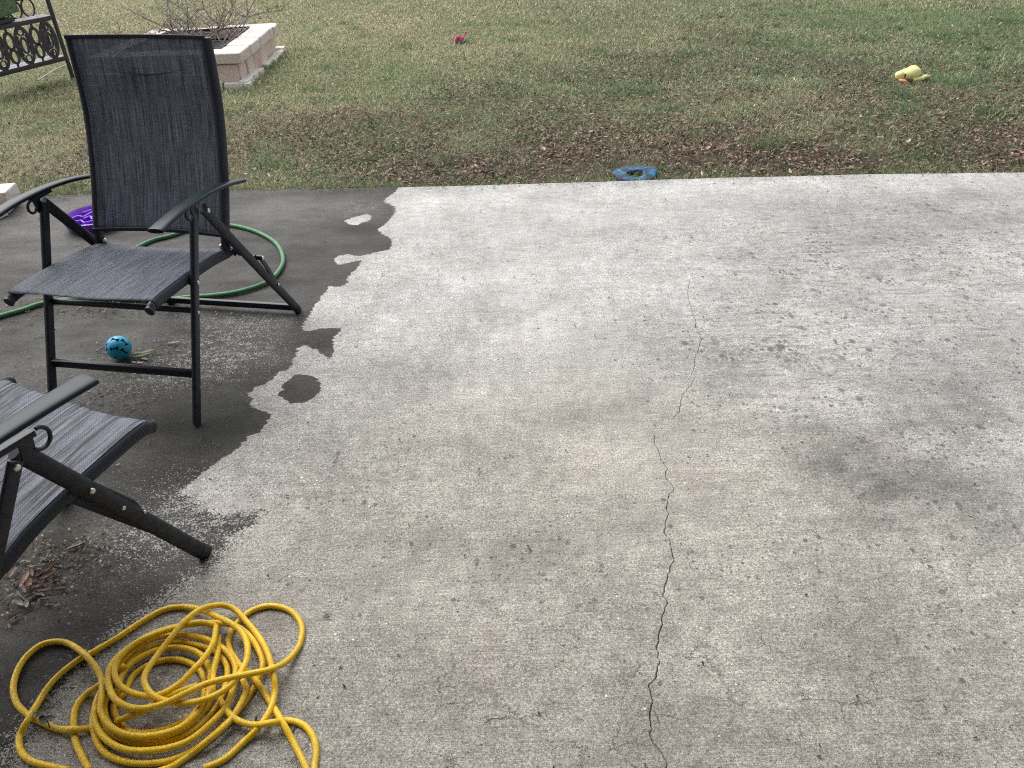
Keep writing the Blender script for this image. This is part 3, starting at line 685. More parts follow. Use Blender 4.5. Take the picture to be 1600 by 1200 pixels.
def build_chair(loc, rz, P, label):
    root = empty('folding_chair', loc, rz, label, 'chair', 'dark folding sling chairs on the patio')
    fm, dm = M['frame'], M['frame_dusty']
    lf, lr = P['x_front'], P['x_rear']
    jt = Vector((0, P['A'], P['hj'])); ft = Vector((0, P['F'], 0)); rf = Vector((0, -P['B'], 0)); jr = Vector((0, P['A'] - .018, P['hj'] - .006))
    on = lambda t: ft.lerp(jt, t)
    onr = lambda t: rf.lerp(jr, t)
    X = lambda v, x: Vector((x, v.y, v.z))
    for s in (-1, 1):
        # front leg
        b = MB()
        if P['thick_front']: b.tube([X(ft + Vector((0, -.004, .006)), s * lf), X(on(.3), s * lf), X(on(.7), s * lf), X(jt, s * lf)], .0115, 14, rb=.0195, up=(0, 0, 1))
        else: b.sweep([X(ft + Vector((0, 0, .006)), s * lf), X(jt, s * lf)], rrect(.017, .029, .006))
        leg = b.build('front_leg', dm if P['thick_front'] else fm, root)
        b = MB(); b.disc(X(on(P['tp']), s * (lf + (.0115 if P['thick_front'] else .0085))), (s, 0, 0), .0068, .006); b.build('bolt', M['bolt'], leg)
        fc = MB(); d_ = (jt - ft).normalized()
        fc.tube([X(ft, s * lf) + Vector((0, 0, .0015)), X(ft + d_ * .03, s * lf)], .0125 if P['thick_front'] else .010, 14, rb=.0205 if P['thick_front'] else .0155); fc.build('foot_cap', M['liner'], leg)
        # rear leg, outside of the front one
        b = MB()
        if P['thick_front']: b.sweep([X(rf + Vector((0, .003, .006)), s * lr), X(jr, s * lr)], rrect(.010, .029, .004))
        else: b.tube([X(rf + Vector((0, .003, .008)), s * lr), X(onr(.4), s * lr), X(onr(.7), s * lr), X(jr, s * lr)], .0105, 14, rb=.0175)
        rleg = b.build('rear_leg', fm if P['thick_front'] else dm, root)
        b = MB(); xb = s * (lr + (.005 if P['thick_front'] else .0105))
        b.disc(X(onr(.985), xb), (s, 0, 0), .0075, .006); b.build('bolt', M['bolt'], rleg)
        fc = MB(); fc.tube([X(rf, s * lr) + Vector((0, .002, .003)), X(onr(.04), s * lr)], .0115, 14, rb=.0185); fc.build('foot_cap', M['liner'], rleg)
        # folding link on the thick leg
        b = MB()
        if P['thick_front']:
            q0, q1 = on(P['tp'] - .03), on(P['tp'] - .26); n_ = Vector((0, d_.z, -d_.y))
            b.sweep([X(q0, s * lf) + n_ * .012, X(q0.lerp(q1, .75), s * lf) + n_ * .019, X(q1, s * lf) + n_ * .010], rrect(.006, .016, .002))
            b.build('folding_link', fm, root)
            b = MB(); b.disc(X(q1, s * (lf + .008)) + n_ * .014, (s, 0, 0), .004, .004); b.build('bolt', M['bolt'], leg)
        else:
            dr = (jr - rf).normalized(); n_ = Vector((0, -dr.z, dr.y)); q0, q1 = onr(.50), onr(.30)
            a0 = X(q0, s * (lr + .004)) + n_ * .034; a1 = X(q1, s * (lr + .008)) + n_ * .004
            b.sweep([a0, a0.lerp(a1, .5) + n_ * .004, a1], rrect(.006, .017, .002))
            b.tube([X(q0, s * (lr - .02)) + n_ * .034, X(q0, s * (lr + .012)) + n_ * .034], .009, 12)
            b.sweep([X(onr(.53), s * (lr - .012)) + n_ * .010, X(q0, s * (lr - .012)) + n_ * .036], rrect(.006, .02, .002))
            b.build('folding_link', fm, root)
            b = MB(); b.disc(X(q0, s * (lr + .013)) + n_ * .034, (s, 0, 0), .007, .004); b.build('bolt', M['bolt'], rleg); b = MB(); b.disc(a1 + Vector((s * .004, 0, 0)), (s, 0, 0), .0045, .004); b.build('bolt', M['bolt'], rleg)
        # armrest: arched, wide blunt front, slim rear
        aw = P['aw'] / 2; ya, yb, za, zb = P['afy'], P['ary'], P['afz'], P['arz']
        zf, zr = (za - .012, zb); ctrl = [(yb + (ya - yb) * t_, zr + (zf - zr) * t_ + P['arch'] * 4 * t_ * (1 - t_) ) for t_ in (0, .22, .45, .7, .87, 1)]
        path = spline([(s * aw, y_, z_) for (y_, z_) in ctrl], 7); n = len(path)
        aws = P.get('arm_w', 1.0); prof = [(.0245 * aws * math.copysign(abs(math.cos(a)) ** .8, math.cos(a)), (.0085 if math.sin(a) > 0 else .0070) * math.copysign(abs(math.sin(a)) ** .8, math.sin(a))) for a in [2 * math.pi * i / 20 for i in range(20)]]
        scl = [((.62 + .40 * (i / (n - 1)) ** .8) * (1 if 0 < i < n - 1 else .96), (.9 + .1 * i / (n - 1)) * (1 if 0 < i < n - 1 else .92)) for i in range(n)]
        b = MB(); b.sweep(path, prof, (0, 0, 1), scl); arm = b.build('armrest', M['arm'], root, auto=50)
        b = MB(); pe = path[0]; dd = (path[0] - path[1]).normalized(); b.sweep([pe + dd * .0005, pe + dd * .004], prof, (0, 0, 1), [(.50, .6), (.42, .5)]); b.build('end_cap', M['bolt'], arm)
        # bracket under the armrest: plate and open ring in front of the joint
        b = MB(); jx = s * (lf + lr) / 2
        b.sweep([(jx, P['A'] + .035, P['hj'] + .020), (jx, P['A'] - .045, P['hj'] + .022)], rrect(.022, .012, .003))
        b.sweep([(jx, P['A'] + .018, P['hj'] + .018), (jx, P['A'] + .012, P['hj'] - .022)], rrect(.005, .030, .002), up=(0, 1, 0))
        rg = .0165 if not P['thick_front'] else .021
        c0 = Vector((s * (lf + lr) / 2, P['A'] + .043, P['hj'] + .000))
        b.tube([c0 + Vector((0, rg * math.cos(R(a)) , rg * 1.05 * math.sin(R(a)))) for a in range(-150, 100, 16)], .0042, 8)
        b.build('arm_bracket', fm, root)
        # seat rail
        b = MB(); sw = P['sw'] / 2
        sp = spline([(s * sw, P['sby'] - .012, P['sbz'] - .004), (s * sw, P['sby'] * .4 + P['sfy'] * .6 - .12, P['sbz'] * .5 + P['sfz'] * .5 + .000), (s * sw, P['sfy'] - .04, P['sfz'] - .006), (s * sw, P['sfy'] + .012, P['sfz'] - .016)], 5)
        b.tube(sp, .012, 14, rb=.0155); rail = b.build('seat_rail', fm, root)
        b = MB(); b.tube([sp[-1] - (sp[-1] - sp[-2]).normalized() * .004, sp[-1] + (sp[-1] - sp[-2]).normalized() * .003], .0125, 14, rb=.016); b.build('end_plug', M['liner'], rail)
        # pivot spacer between rail and front leg
        b = MB(); pv = on(P['tp']); b.tube([X(pv, s * (sw + .008)), X(pv, s * (lf - .004))], .009, 10); b.build('pivot_spacer', fm, root)
        # backrest rail, gently bowed
        bw = P['bw'] / 2
        bp = spline([(s * bw, P['b0y'] - .004, P['b0z'] - .045), (s * bw, P['b0y'], P['b0z']), (s * bw, P['b0y'] * .72 + P['b1y'] * .28 - .030, P['b0z'] * .7 + P['b1z'] * .3), (s * bw, P['b0y'] * .35 + P['b1y'] * .65 - .034, P['b0z'] * .35 + P['b1z'] * .65), (s * bw, P['b1y'], P['b1z'])], 6)
        b = MB(); b.tube(bp, .0125, 14, rb=.017, up=(0, 1, 0)); br = b.build('back_rail', fm, root)
        hb = MB(); hb.disc((s * (bw - .014), P['b0y'] + .004, P['b0z'] - .022), (-s, .15, 0), .0085, .008); hb.build('bolt', M['bolt'], br); hb = MB(); hb.disc((s * (bw + .013), P['b0y'], P['b0z'] - .03), (s, 0, 0), .006, .005); hb.build('bolt', M['bolt'], br)
        hp = MB(); hp.sweep([(s * (bw + .012), P['b0y'] + .01, P['b0z'] - .018), (s * (bw + .012), P['b0y'] - .028, P['b0z'] - .055)], rrect(.005, .030, .002)); hp.sweep([(s * (bw + .016), P['b0y'] - .028, P['b0z'] - .052), X(onr(.62), s * (lr - .012))], rrect(.005, .02, .002)); hp.build('hinge_plate', fm, root)
        if s == -1: BL = bp
        else: BR = bp
        if s == -1: SL = sp
        else: SR = sp
    # crossbars
    b = MB(); b.bar(X(on(P['tb']), -lf + .007), X(on(P['tb']), lf - .007), .030, .013, up=(0, -1, .3)); b.build('front_stretcher', fm, root)
    b = MB(); b.tube([X(on(P['tc']) + Vector((0, -.012, 0)), -lf + .005), X(on(P['tc']) + Vector((0, -.012, 0)), lf - .005)], .0095, 12); ub = b.build('upper_stretcher', fm, root)
    for s in (-1, 1):
        b = MB(); b.disc(X(on(P['tc']), s * (lf + .009)), (s, 0, 0), .0055, .004); b.build('bolt', M['bolt'], ub)
    b = MB(); b.bar(X(onr(.045), -lr + .008), X(onr(.045), lr - .008), .028, .012, up=(0, -1, .3)); b.build('rear_stretcher', fm, root)
    b = MB(); b.bar((-P['bw'] / 2 + .01, P['b1y'] * .8 + P['b0y'] * .2 - .045, P['b1z'] * .8 + P['b0z'] * .2), (P['bw'] / 2 - .01, P['b1y'] * .8 + P['b0y'] * .2 - .045, P['b1z'] * .8 + P['b0z'] * .2), .02, .012); b.build('back_crossbar', fm, root)
    # slings
    up_ = .0135
    sl = [p + Vector((-.004, 0, up_ + .003)) for p in SL]; sr = [p + Vector((.004, 0, up_ + .003)) for p in SR]
    def trim(path, cut0, cut1):
        P_ = [Vector(p) for p in path]; L = [0]
        for a, b_ in zip(P_, P_[1:]): L.append(L[-1] + (b_ - a).length)
        out = []; n = 26
        for i in range(n):
            d = cut0 + (L[-1] - cut0 - cut1) * i / (n - 1)
            for j in range(len(P_) - 1):
                if L[j + 1] >= d - 1e-9:
                    out.append(P_[j].lerp(P_[j + 1], (d - L[j]) / max(1e-9, L[j + 1] - L[j]))); break
        return out
    sm = M[P['sling']]
    seat = sling_mesh('seat_sling', trim(sl, .012, .014), trim(sr, .012, .014), 30, sm, root, sag=.010, scallop=.010, uvlen=(P['sw'], .47))
    # fabric wrapped round the seat rails
    for s, pa in ((-1, sl), (1, sr)):
        b = MB(); tp = trim([p - Vector((-s * -.004, 0, up_ + .003)) for p in pa], .016, .020)
        b.tube(tp, .0138, 12, rb=.0175); b.build('seat_hem', M['hem'], seat)
    fwd = Vector((0, .0165, .004))
    bl = [p + Vector((-.006, 0, 0)) + fwd for p in BL]; brr = [p + Vector((.006, 0, 0)) + fwd for p in BR]
    bs = sling_mesh('back_sling', trim(bl, .058, -.0), trim(brr, .058, -.0), 30, sm, root, sag=.016, sagdir=(0, -1, 0), scallop=.002, uvlen=(P['bw'], .62))
    for s, pa in ((-1, bl), (1, brr)):
        b = MB(); tp = trim([p - Vector((s * .006, 0, 0)) - fwd for p in pa], .058, .002)
        b.tube(tp, .0155, 12, rb=.0195, up=(0, 1, 0)); b.build('back_hem', M['hem'], bs)
    b = MB(); t1, t2 = trim(bl, .058, -.0), trim(brr, .058, -.0)
    sagp = lambda a, c, u: a.lerp(c, u) + Vector((0, -.016 * (1 - (2 * u - 1) ** 2) + .002, 0))
    b.sweep([sagp(t1[-1], t2[-1], u / 12) for u in range(13)], rrect(.006, .012, .002), up=(0, 0, 1)); b.build('back_hem', M['hem'], bs); b = MB(); b.sweep([sagp(t1[0], t2[0], u / 12) + Vector((0, 0, .006 + .004 * math.sin(u / 12 * math.pi))) for u in range(13)], rrect(.006, .012, .002), up=(0, 0, 1)); b.build('back_hem', M['hem'], bs)
    # stitched pad seam across the headrest
    b = MB(); q1, q2 = t1[-5], t2[-5]
    b.tube([sagp(q1, q2, .14 + .70 * u / 16) + Vector((0, .0015, -.026 * math.sin(u / 16 * math.pi) + .012)) for u in range(17)], .0026, 6, scale=[.12 + .88 * max(0, math.sin(u / 16 * math.pi)) ** 4 for u in range(17)]); b.build('headrest_seam', M['hem'], bs)
    return root

P1 = dict(F=.303, B=.448, A=.025, hj=.598, x_front=.250, x_rear=.268, tb=.247, tp=.669, tc=.532, sfy=.304, sfz=.424, sby=-.138, sbz=.384, sw=.448, bw=.456,
          b0y=-.132, b0z=.43, b1y=-.296, b1z=1.012, afy=.250, afz=.632, ary=-.250, arz=.588, aw=.536, arch=.024, thick_front=False, sling='sling')
YAW1 = R(258.927)
build_chair((-1.168, 2.301, 0), YAW1 - R(90), P1, 'upright dark mesh folding chair facing the camera, blue ball beneath its seat')
P2 = dict(P1); P2.update(F=.322, B=.38, A=.021, hj=.555, arz=.60, arch=.006, arm_w=1.2, x_front=.248, x_rear=.268, tp=.694, sfy=.298, sfz=.42, sby=-.092, sbz=.345, sw=.462, afy=.190, afz=.625, thick_front=True, sling='sling_bold')
build_chair((-1.146, 1.224, 0), R(64.284) - R(90), P2, 'nearer striped mesh folding chair cut by the frame, turned away, above the yellow hose')

# ------------------------------------------------------------------ hoses
def hose(name, strands, r, mat, seg=12, sub=7, jitter=.0):
    b = MB()
    for st in strands:
        pts = [at(p[0], p[1], (p[2] if len(p) > 2 else 0) + r) for p in st['p']]
        path = spline(pts, sub, st.get('closed', False))
        path = [Vector((q.x, q.y, max(q.z, r * .97))) for q in path]
        b.tube(path, r, seg, closed=st.get('closed', False))
    return b.build(name, mat, auto=0)
def cr(pts, z0=0.0): return [(p[0] * .325, 900 + p[1] * .325, (p[2] if len(p) > 2 else z0)) for p in pts]
h = .0125
Y_ = []
# outermost coils first (lying on the slab), then the ones above
Y_.append(dict(p=cr([(545,470,h),(600,375,h),(690,300,h),(800,255,h),(920,232,h),(1040,225,2*h),(1130,240,2*h),(1200,290,h),(1250,370,h),(1262,440,h),(1225,530,0),(1150,640,0),(1040,750,0),(930,835,0),(800,890,0),(650,900,0),(540,872,0),(475,815,0),(447,720,0),(455,640,0),(490,560,0)], 0), closed=True))
Y_.append(dict(p=cr([(600,560),(640,480),(720,425),(820,400),(905,415),(965,460),(985,530),(965,620),(900,690),(800,735),(700,755),(620,745),(565,690),(548,620)], .0), closed=True))
Y_.append(dict(p=cr([(560,560),(590,470),(660,400),(760,355),(870,345),(960,375),(1005,440),(1010,520),(985,620),(930,700),(830,758),(720,785),(610,772),(525,715),(500,630),(520,580)], h), closed=True))
Y_.append(dict(p=cr([(575,500),(625,410),(720,345),(830,318),(940,330),(1040,365),(1092,440),(1080,540),(1040,630),(965,715),(865,778),(740,806),(620,795),(520,745),(484,660),(495,570)], 0.4*h), closed=True))
Y_.append(dict(p=cr([(555,450),(640,360),(740,300),(860,285),(980,300),(1080,355),(1130,430),(1125,520),(1090,620),(1010,710),(900,795),(760,835),(610,835),(510,785),(458,700),(462,610),(500,530)], 1.2*h), closed=True))
# the long free strand: bottom left, up across, big oval, back round and out to the right-hand loop
Y_.append(dict(p=cr([(330,935,0),(250,918,0),(150,890,0),(100,840,0),(95,770,0),(135,690,h),(190,600,0),(260,500,0),(370,408,0),(440,370,0),(560,300,0),(680,220,0),(780,165,0),(880,148,0),(960,160,h),(1040,195,2*h),(1110,228,3*h),(1165,275,3*h),(1190,340,3*h),(1180,420,3*h),(1130,500,3.4*h),(1060,560,3.4*h),(960,600,3.4*h),(860,610,3*h),(770,592,3*h),(712,550,3*h),(693,490,3*h),(725,425,3*h),(780,350,3*h),(835,280,3.4*h),(890,215,3.6*h),(970,158,3*h),(1060,140,2*h),(1130,162,h),(1190,225,h),(1250,300,h),(1290,380,2*h),(1315,480,2*h),(1320,560,h),(1300,640,h),(1250,720,h),(1170,800,0),(1080,880,0),(980,925,0)])))
Y_.append(dict(p=cr([(1040,240,2*h),(1025,320,3*h),(985,390,3*h),(930,450,3*h),(865,515,2.6*h),(775,568,2.6*h),(690,575,2.6*h),(605,548,2.4*h),(560,500,2.4*h),(552,440,2.4*h),(590,375,2.6*h),(660,318,2.6*h),(760,275,2.6*h),(860,245,2.6*h),(960,222,3*h),(1040,240,2*h)])))
Y_.append(dict(p=cr([(700,300,2*h),(600,360,2*h),(535,430,2.4*h),(520,510,2.4*h),(550,588,3*h),(620,630,3.2*h),(700,635,3.4*h),(790,612,3.8*h),(900,560,4.2*h),(1000,515,4*h),(1100,490,4*h),(1200,470,3.4*h),(1300,448,3*h),(1380,408,1*h),(1440,330,0),(1450,240,0),(1400,170,0),(1310,143,0),(1220,162,0),(1150,215,0),(1105,280,0),(1104,350,0),(1150,425,h),(1222,492,h),(1290,592,0),(1350,690,h),(1410,800,0),(1470,920,0),(1500,1000,0)])))
Y_.append(dict(p=cr([(1050,290,h),(1045,380,2*h),(1025,460,2*h),(1022,540,2*h),(1000,620,h),(930,700,h)])))
Y_.append(dict(p=cr([(1510,1000,0),(1512,920,0),(1520,850,0),(1508,780,0),(1460,718,0),(1380,697,0),(1300,706,2*h),(1220,716,h),(1150,698,h),(1100,660,h),(1060,600,h)])))
Y_.append(dict(p=cr([(430,935,0),(400,880,0),(365,800,0),(355,720,0),(362,640,0),(410,572,0),(470,530,h),(540,480,h),(600,430,2*h)])))
Y_.append(dict(p=cr([(520,740,0),(435,735,0),(350,738,h),(270,733,0),(205,705,0),(140,672,0),(80,610,0),(65,520,0),(105,415,0),(185,338,0),(268,315,0),(340,330,0),(410,380,h),(460,440,h),(488,500,h),(490,580,2*h),(485,650,2*h),(530,722,2*h),(610,762,2*h),(720,768,2*h),(850,735,2*h),(940,665,2*h),(990,580,2*h)])))
Y_.append(dict(p=cr([(560,700,h),(620,672,2*h),(690,650,2*h),(760,600,2*h),(850,560,2*h),(950,525,2*h)])))
Y_.append(dict(p=cr([(1170,500,h),(1180,560,h),(1110,690,h),(1000,790,h),(900,870,0),(830,915,0),(760,940,0)])))
yh = hose('yellow_hose', Y_, .0065, M['yellow'])
tag(yh, 'tangled coil of dirty yellow hose lying on the concrete', 'hose')
gh = hose('garden_hose', [dict(p=[(-60,512),(0,494),(35,484),(66,474),(110,468),(170,467),(230,468),(270,467),(300,464),(340,461),(380,454),(418,440),(438,420),(442,401),(430,379),(400,362),(360,352),(320,352),(268,368),(240,375),(215,386),(190,400),(160,425),(120,440)])], .0095, M['green'], 12, 8)
tag(gh, 'green garden hose looping behind and under the upright chair', 'hose')

# ------------------------------------------------------------------ blue treat ball with bone-shaped openings
def bone_ring(n=8):
    pts = []
    for sx_ in (1, -1):
        for (cx, cy) in ((1.0 * sx_, .42 * sx_), (1.0 * sx_, -.42 * sx_)):
            a0 = math.atan2(cy, cx) 
            for i in range(5):
                a = a0 + R(-85 + 170 * i / 4) if True else 0
                pts.append((cx + .38 * math.cos(a), cy + .38 * math.sin(a)))
    pts.sort(key=lambda p: math.atan2(p[1], p[0]))
    return pts
def make_ball():
    c = at(191, 559); r = .042
    root = empty('treat_ball', (c.x, c.y, .0), 0, 'small turquoise rubber ball with bone shaped holes under the upright chair', 'ball')
    b = MB(); b.ball((0, 0, r), r, 160, 110); Pv = np.array(b.v) - np.array([0, 0, r]); inside = np.zeros(len(Pv), bool)
    toc = (Vector((0, 0, CAM_H)) - Vector((c.x, c.y, r))).normalized()
    ys = Vector((0, 0, 1)); xs = ys.cross(toc).normalized(); ys = toc.cross(xs)
    dirs = [(-.05, .74, 15), (.58, .30, -70), (-.38, .0, 25), (-.86, .30, -50), (.30, -.45, -40), (-.3, -.85, 0)]
    for (dx, dy, ang) in dirs:
        n = (xs * dx + ys * dy + toc * math.sqrt(max(.05, 1 - dx * dx - dy * dy))).normalized()
        a = n.cross(Vector((.3, .2, .9))).normalized(); bb = n.cross(a)
        t_ = R(ang); e1 = a * math.cos(t_) + bb * math.sin(t_); e2 = n.cross(e1)
        k = .0098; ring = []
        A_, B_ = Pv @ np.array(e1) / k, Pv @ np.array(e2) / k
        front = (Pv @ np.array(n)) > 0
        bar_ = (np.abs(A_) < 1.1) & (np.abs(B_) < .27)
        for sx_ in (-1, 1):
            for sy_ in (-1, 1): bar_ |= (A_ - sx_ * 1.05) ** 2 + (B_ - sy_ * .32) ** 2 < .36 ** 2
        inside |= bar_ & front
    Pv[inside] *= .86
    b.v = [tuple(p) for p in Pv + np.array([0, 0, r])]
    shell = b.build('shell', M['ball'], root, auto=30); shell.data.materials.append(M['ball_in'])
    for pl in shell.data.polygons:
        if sum(inside[v] for v in pl.vertices) >= 3: pl.material_index = 1
make_ball()

# ------------------------------------------------------------------ purple slow feeder bowl
def make_bowl():
    c = at(152, 352)
    root = empty('slow_feeder_bowl', (c.x, c.y, 0), R(20), 'purple maze slow feeder dog bowl behind the upright chair', 'dog bowl')
    b = MB(); Rr = .142; seg = 56
    prof = [(.118, 0.0), (.130, .012), (.139, .040), (.143, .050), (.143, .056), (.138, .058), (.132, .052), (.122, .018), (.0, .014)]
    vs = []; fs = []
    for (r_, z_) in prof:
        for i in range(seg):
            a = 2 * math.pi * i / seg; vs.append((r_ * math.cos(a), r_ * math.sin(a), z_))
    for k in range(len(prof) - 1):
        for i in range(seg):
            j = (i + 1) % seg; fs.append((k * seg + i, k * seg + j, (k + 1) * seg + j, (k + 1) * seg + i))
    b.add(vs, fs); b.build('bowl', M['purple'], root)
    rid = [[(-.11, .02), (-.08, .05), (-.05, .03), (-.03, .06), (0, .09), (.04, .07)], [(-.10, -.03), (-.06, -.02), (-.04, -.06), (0, -.05), (.03, -.09)], [(-.02, .0), (.02, .03), (.06, .0), (.09, .03)],
           [(.02, -.03), (.06, -.05), (.10, -.03)], [(-.06, .09), (-.02, .115)], [(.07, .07), (.10, .06)], [(-.07, -.09), (-.03, -.10)], [(-.05, .0), (-.02, .02), (-.01, -.03)]]
    for q in rid:
        m_ = MB(); p = spline([(x, y, .029) for x, y in q], 5); m_.sweep(p, rrect(.008, .034, .0035), (0, 0, 1)); m_.build('maze_ridge', M['purple'], root)
make_bowl()

# ------------------------------------------------------------------ chewed blue flying ring at the lawn edge
def make_disc():
    c = at(992, 272, 0)
    root_z = .012
    b = MB(); seg = 48; vs = []; fs = []
    prof = [(.044, .001), (.052, .006), (.070, .007), (.090, .008), (.112, .007), (.121, .002), (.112, -.002), (.085, .001), (.058, -.001), (.046, -.003)]
    for i in range(seg):
        a = 2 * math.pi * i / seg
        wob = 1 + .05 * math.sin(3 * a + 1) + .03 * math.sin(7 * a) + random.uniform(-.02, .02)
        for (r_, z_) in prof:
            vs.append((r_ * wob * math.cos(a), r_ * wob * math.sin(a) * .92, z_ + .006 * math.sin(2 * a + .5) + random.uniform(-.002, .002)))
    k = len(prof)
    for i in range(seg):
        j = (i + 1) % seg
        for q in range(k): fs.append((i * k + q, j * k + q, j * k + (q + 1) % k, i * k + (q + 1) % k))
    b.add(vs, fs); o = b.build('flying_ring', M['disc'], auto=0)
    o.location = (c.x, edge_y(np.array([c.x]))[0] + .104, -.006); o.rotation_euler = (R(5), R(-2), 0)
    tag(o, 'chewed blue fabric flying ring lying in grass against the patio edge', 'dog toy')
make_disc()

def blob(b, c, r, sc=(1, 1, 1), rot=None, rough=.08, seg=16, rings=11):
    n = len(b.v); b.ball((0, 0, 0), r, seg, rings, sc)
    m_ = (rot or Matrix()).to_3x3() if rot else Matrix.Identity(3)
    for i in range(n, len(b.v)):
        p = Vector(b.v[i]) * (1 + random.uniform(-rough, rough)); b.v[i] = tuple(m_ @ p + Vector(c))
# yellow plush toy: slumped body, head flat on the lawn, orange bill, limp limb to the right
q = at(1420, 122); g = -.02
rt_ = empty('plush_toy', (q.x, q.y, g), R(8), 'limp yellow plush toy with an orange patch lying on the lawn', 'plush toy')
b = MB(); blob(b, (.005, .0, .048), .074, (1.05, .8, .66), Matrix.Rotation(R(-12), 4, 'Y')); blob(b, (.035, .02, .070), .046, (1, .8, .75)); blob(b, (-.03, .02, .058), .035, (1.1, .8, .7)); b.build('body', M['plush_y'], rt_, auto=0)
b = MB(); blob(b, (-.082, -.005, .045), .036, (.9, 1, .9)); b.build('head', M['plush_y'], rt_, auto=0)
b = MB(); blob(b, (-.068, -.045, .010), .036, (1.15, .8, .45), Matrix.Rotation(R(20), 4, 'Y')); b.build('bill', M['plush_o'], rt_, auto=0)
b = MB(); b.tube(spline([(.0, -.055, .016), (.06, -.052, .020), (.11, -.03, .028), (.155, -.02, .024)], 5), .016, 10, scale=[1, 1, 1, 1.05, 1.1, 1.1, 1.1, 1.05, 1, 1, 1, 1, .95, .9, .8, .5][:16]); b.build('limb', M['plush_y'], rt_, auto=0)
b = MB(); blob(b, (-.052, -.03, .050), .012, (1, .7, 1)); b.build('eye', M['liner'], rt_, auto=0)
# pink toy
q = at(718, 65)
rt_ = empty('rope_toy', (q.x, q.y, -.018), R(10), 'small pink and blue dog toy lying far out on the lawn', 'dog toy')
b = MB()
for i in range(9): blob(b, (random.uniform(-.03, .03), random.uniform(-.02, .02), .035 + random.uniform(-.012, .02)), .026, (1, .9, .85), rough=.12)
b.build('body', M['plush_p'], rt_, auto=0)
b = MB(); blob(b, (.032, -.03, .016), .024, (1.2, .8, .7)); blob(b, (.0, -.04, .012), .018); b.build('skirt', M['plush_b'], rt_, auto=0)
b = MB(); b.tube(spline([(.02, .0, .045), (.05, .02, .06), (.068, .03, .085), (.07, .02, .10)], 5), .007, 8); b.build('tail', M['plush_p'], rt_, auto=0)

# ------------------------------------------------------------------ stone planter
def block_mesh(name, dx, dy, dz, seed, taper=0.0, rough=.006):
    r_ = random.Random(seed); me = bpy.data.meshes.new(name)
    import bmesh
    bm = bmesh.new(); bmesh.ops.create_cube(bm, size=1.0)
    for v in bm.verts:
        k = 1 - taper * (v.co.z + .5)
        v.co = Vector((v.co.x * dx * k, v.co.y * dy, v.co.z * dz)) + Vector([r_.uniform(-rough, rough) for _ in range(3)])
    bmesh.ops.bevel(bm, geom=bm.edges[:], offset=min(dx, dy, dz) * .10, segments=2, profile=.6, affect='EDGES')
    for v in bm.verts: v.co += Vector([r_.uniform(-rough, rough) * .35 for _ in range(3)])
    bm.to_mesh(me); bm.free(); return me
def make_planter(corners, z_wall, label, seed, n_sides=4, cap_w=.20, cap_h=.075, foot=True, rim_len=.34):
    cx = sum(c[0] for c in corners) / 4; cy = sum(c[1] for c in corners) / 4
    root = empty('stone_planter', (cx, cy, -.02), 0, label, 'planter')
    rr = random.Random(seed)
    walls = [block_mesh('wall_stone', 1, 1, 1, seed + k, 0, .02) for k in range(4)]
    caps = [block_mesh('cap_stone', 1, 1, 1, seed + 20 + k, 0, .015) for k in range(3)]
    feet = [block_mesh('footing_stone', 1, 1, 1, seed + 40 + k, 0, .06) for k in range(3)]
    for mm in walls: mm.materials.append(M['stone'])
    for mm in caps: mm.materials.append(M['capstone'])
    for mm in feet: mm.materials.append(M['footing'])
    for i in range(n_sides):
        a = Vector(corners[i]) - Vector((cx, cy)); b_ = Vector(corners[(i + 1) % 4]) - Vector((cx, cy))
        d = (b_ - a); L = d.length; d.normalize(); nrm = Vector((d.y, -d.x)); ang = math.atan2(d.y, d.x)
        def put(meshes, nm, u0, u1, off, w_, z0, z1, tilt=0.0, gap=.008):
            o = bpy.data.objects.new(nm, rr.choice(meshes)); COL.objects.link(o); o.parent = root
            c = a + d * ((u0 + u1) / 2) + nrm * off
            o.location = (c.x, c.y, (z0 + z1) / 2); o.scale = (u1 - u0 - gap, w_, z1 - z0); o.rotation_euler = (rr.uniform(-.02, .02) + tilt, rr.uniform(-.015, .015), ang)
        # outline corners are the cap's outer corners; nrm points outward
        u = 0.0
        nw = max(1, round((L - .08) / .23)); cuts = [.05 + (L - .1) * k / nw + (rr.uniform(-.03, .03) if 0 < k < nw else 0) for k in range(nw + 1)]
        for k in range(nw): put(walls, 'wall_stone', cuts[k], cuts[k + 1], -.075 + rr.uniform(-.008, .012), .085, .0, z_wall)
        nc = max(1, round(L / rim_len)); cc = [L * k / nc + (rr.uniform(-.03, .03) if 0 < k < nc else 0) for k in range(nc + 1)]
        for k in range(nc):
            c0, c1 = cc[k], cc[k + 1]
            if k == nc - 1: c1 -= cap_w        # butt against the next side's first cap
            put(caps, 'cap_stone', c0, c1, -cap_w / 2, cap_w, z_wall + .002, z_wall + cap_h + .012, gap=-.004 if k % 2 else -.002)
        if foot:
            u = -.03
            while u < L:
                l_ = rr.uniform(.10, .24)
                if rr.random() < .8: put(feet, 'footing_stone', u, min(u + l_, L + .05), -.005 + rr.uniform(-.012, .02), .075, -.02, .035 + rr.uniform(0, .022))
                u += l_ + rr.uniform(0, .02)
    return root, (cx, cy)
PC = [(-3.27, 6.60), (-2.055, 6.575), (-2.085, 7.975), (-3.20, 7.86)]
proot, pc = make_planter(PC, .175, 'square planter of pink tumbled stone with pale caps and dead branches, on the lawn', 5)
b = MB(); b.box((-.0, .0, .10), (1.0, 1.12, .14)); b.build('soil', M['potting'], proot, smooth=False)
b = MB(); ins = .205
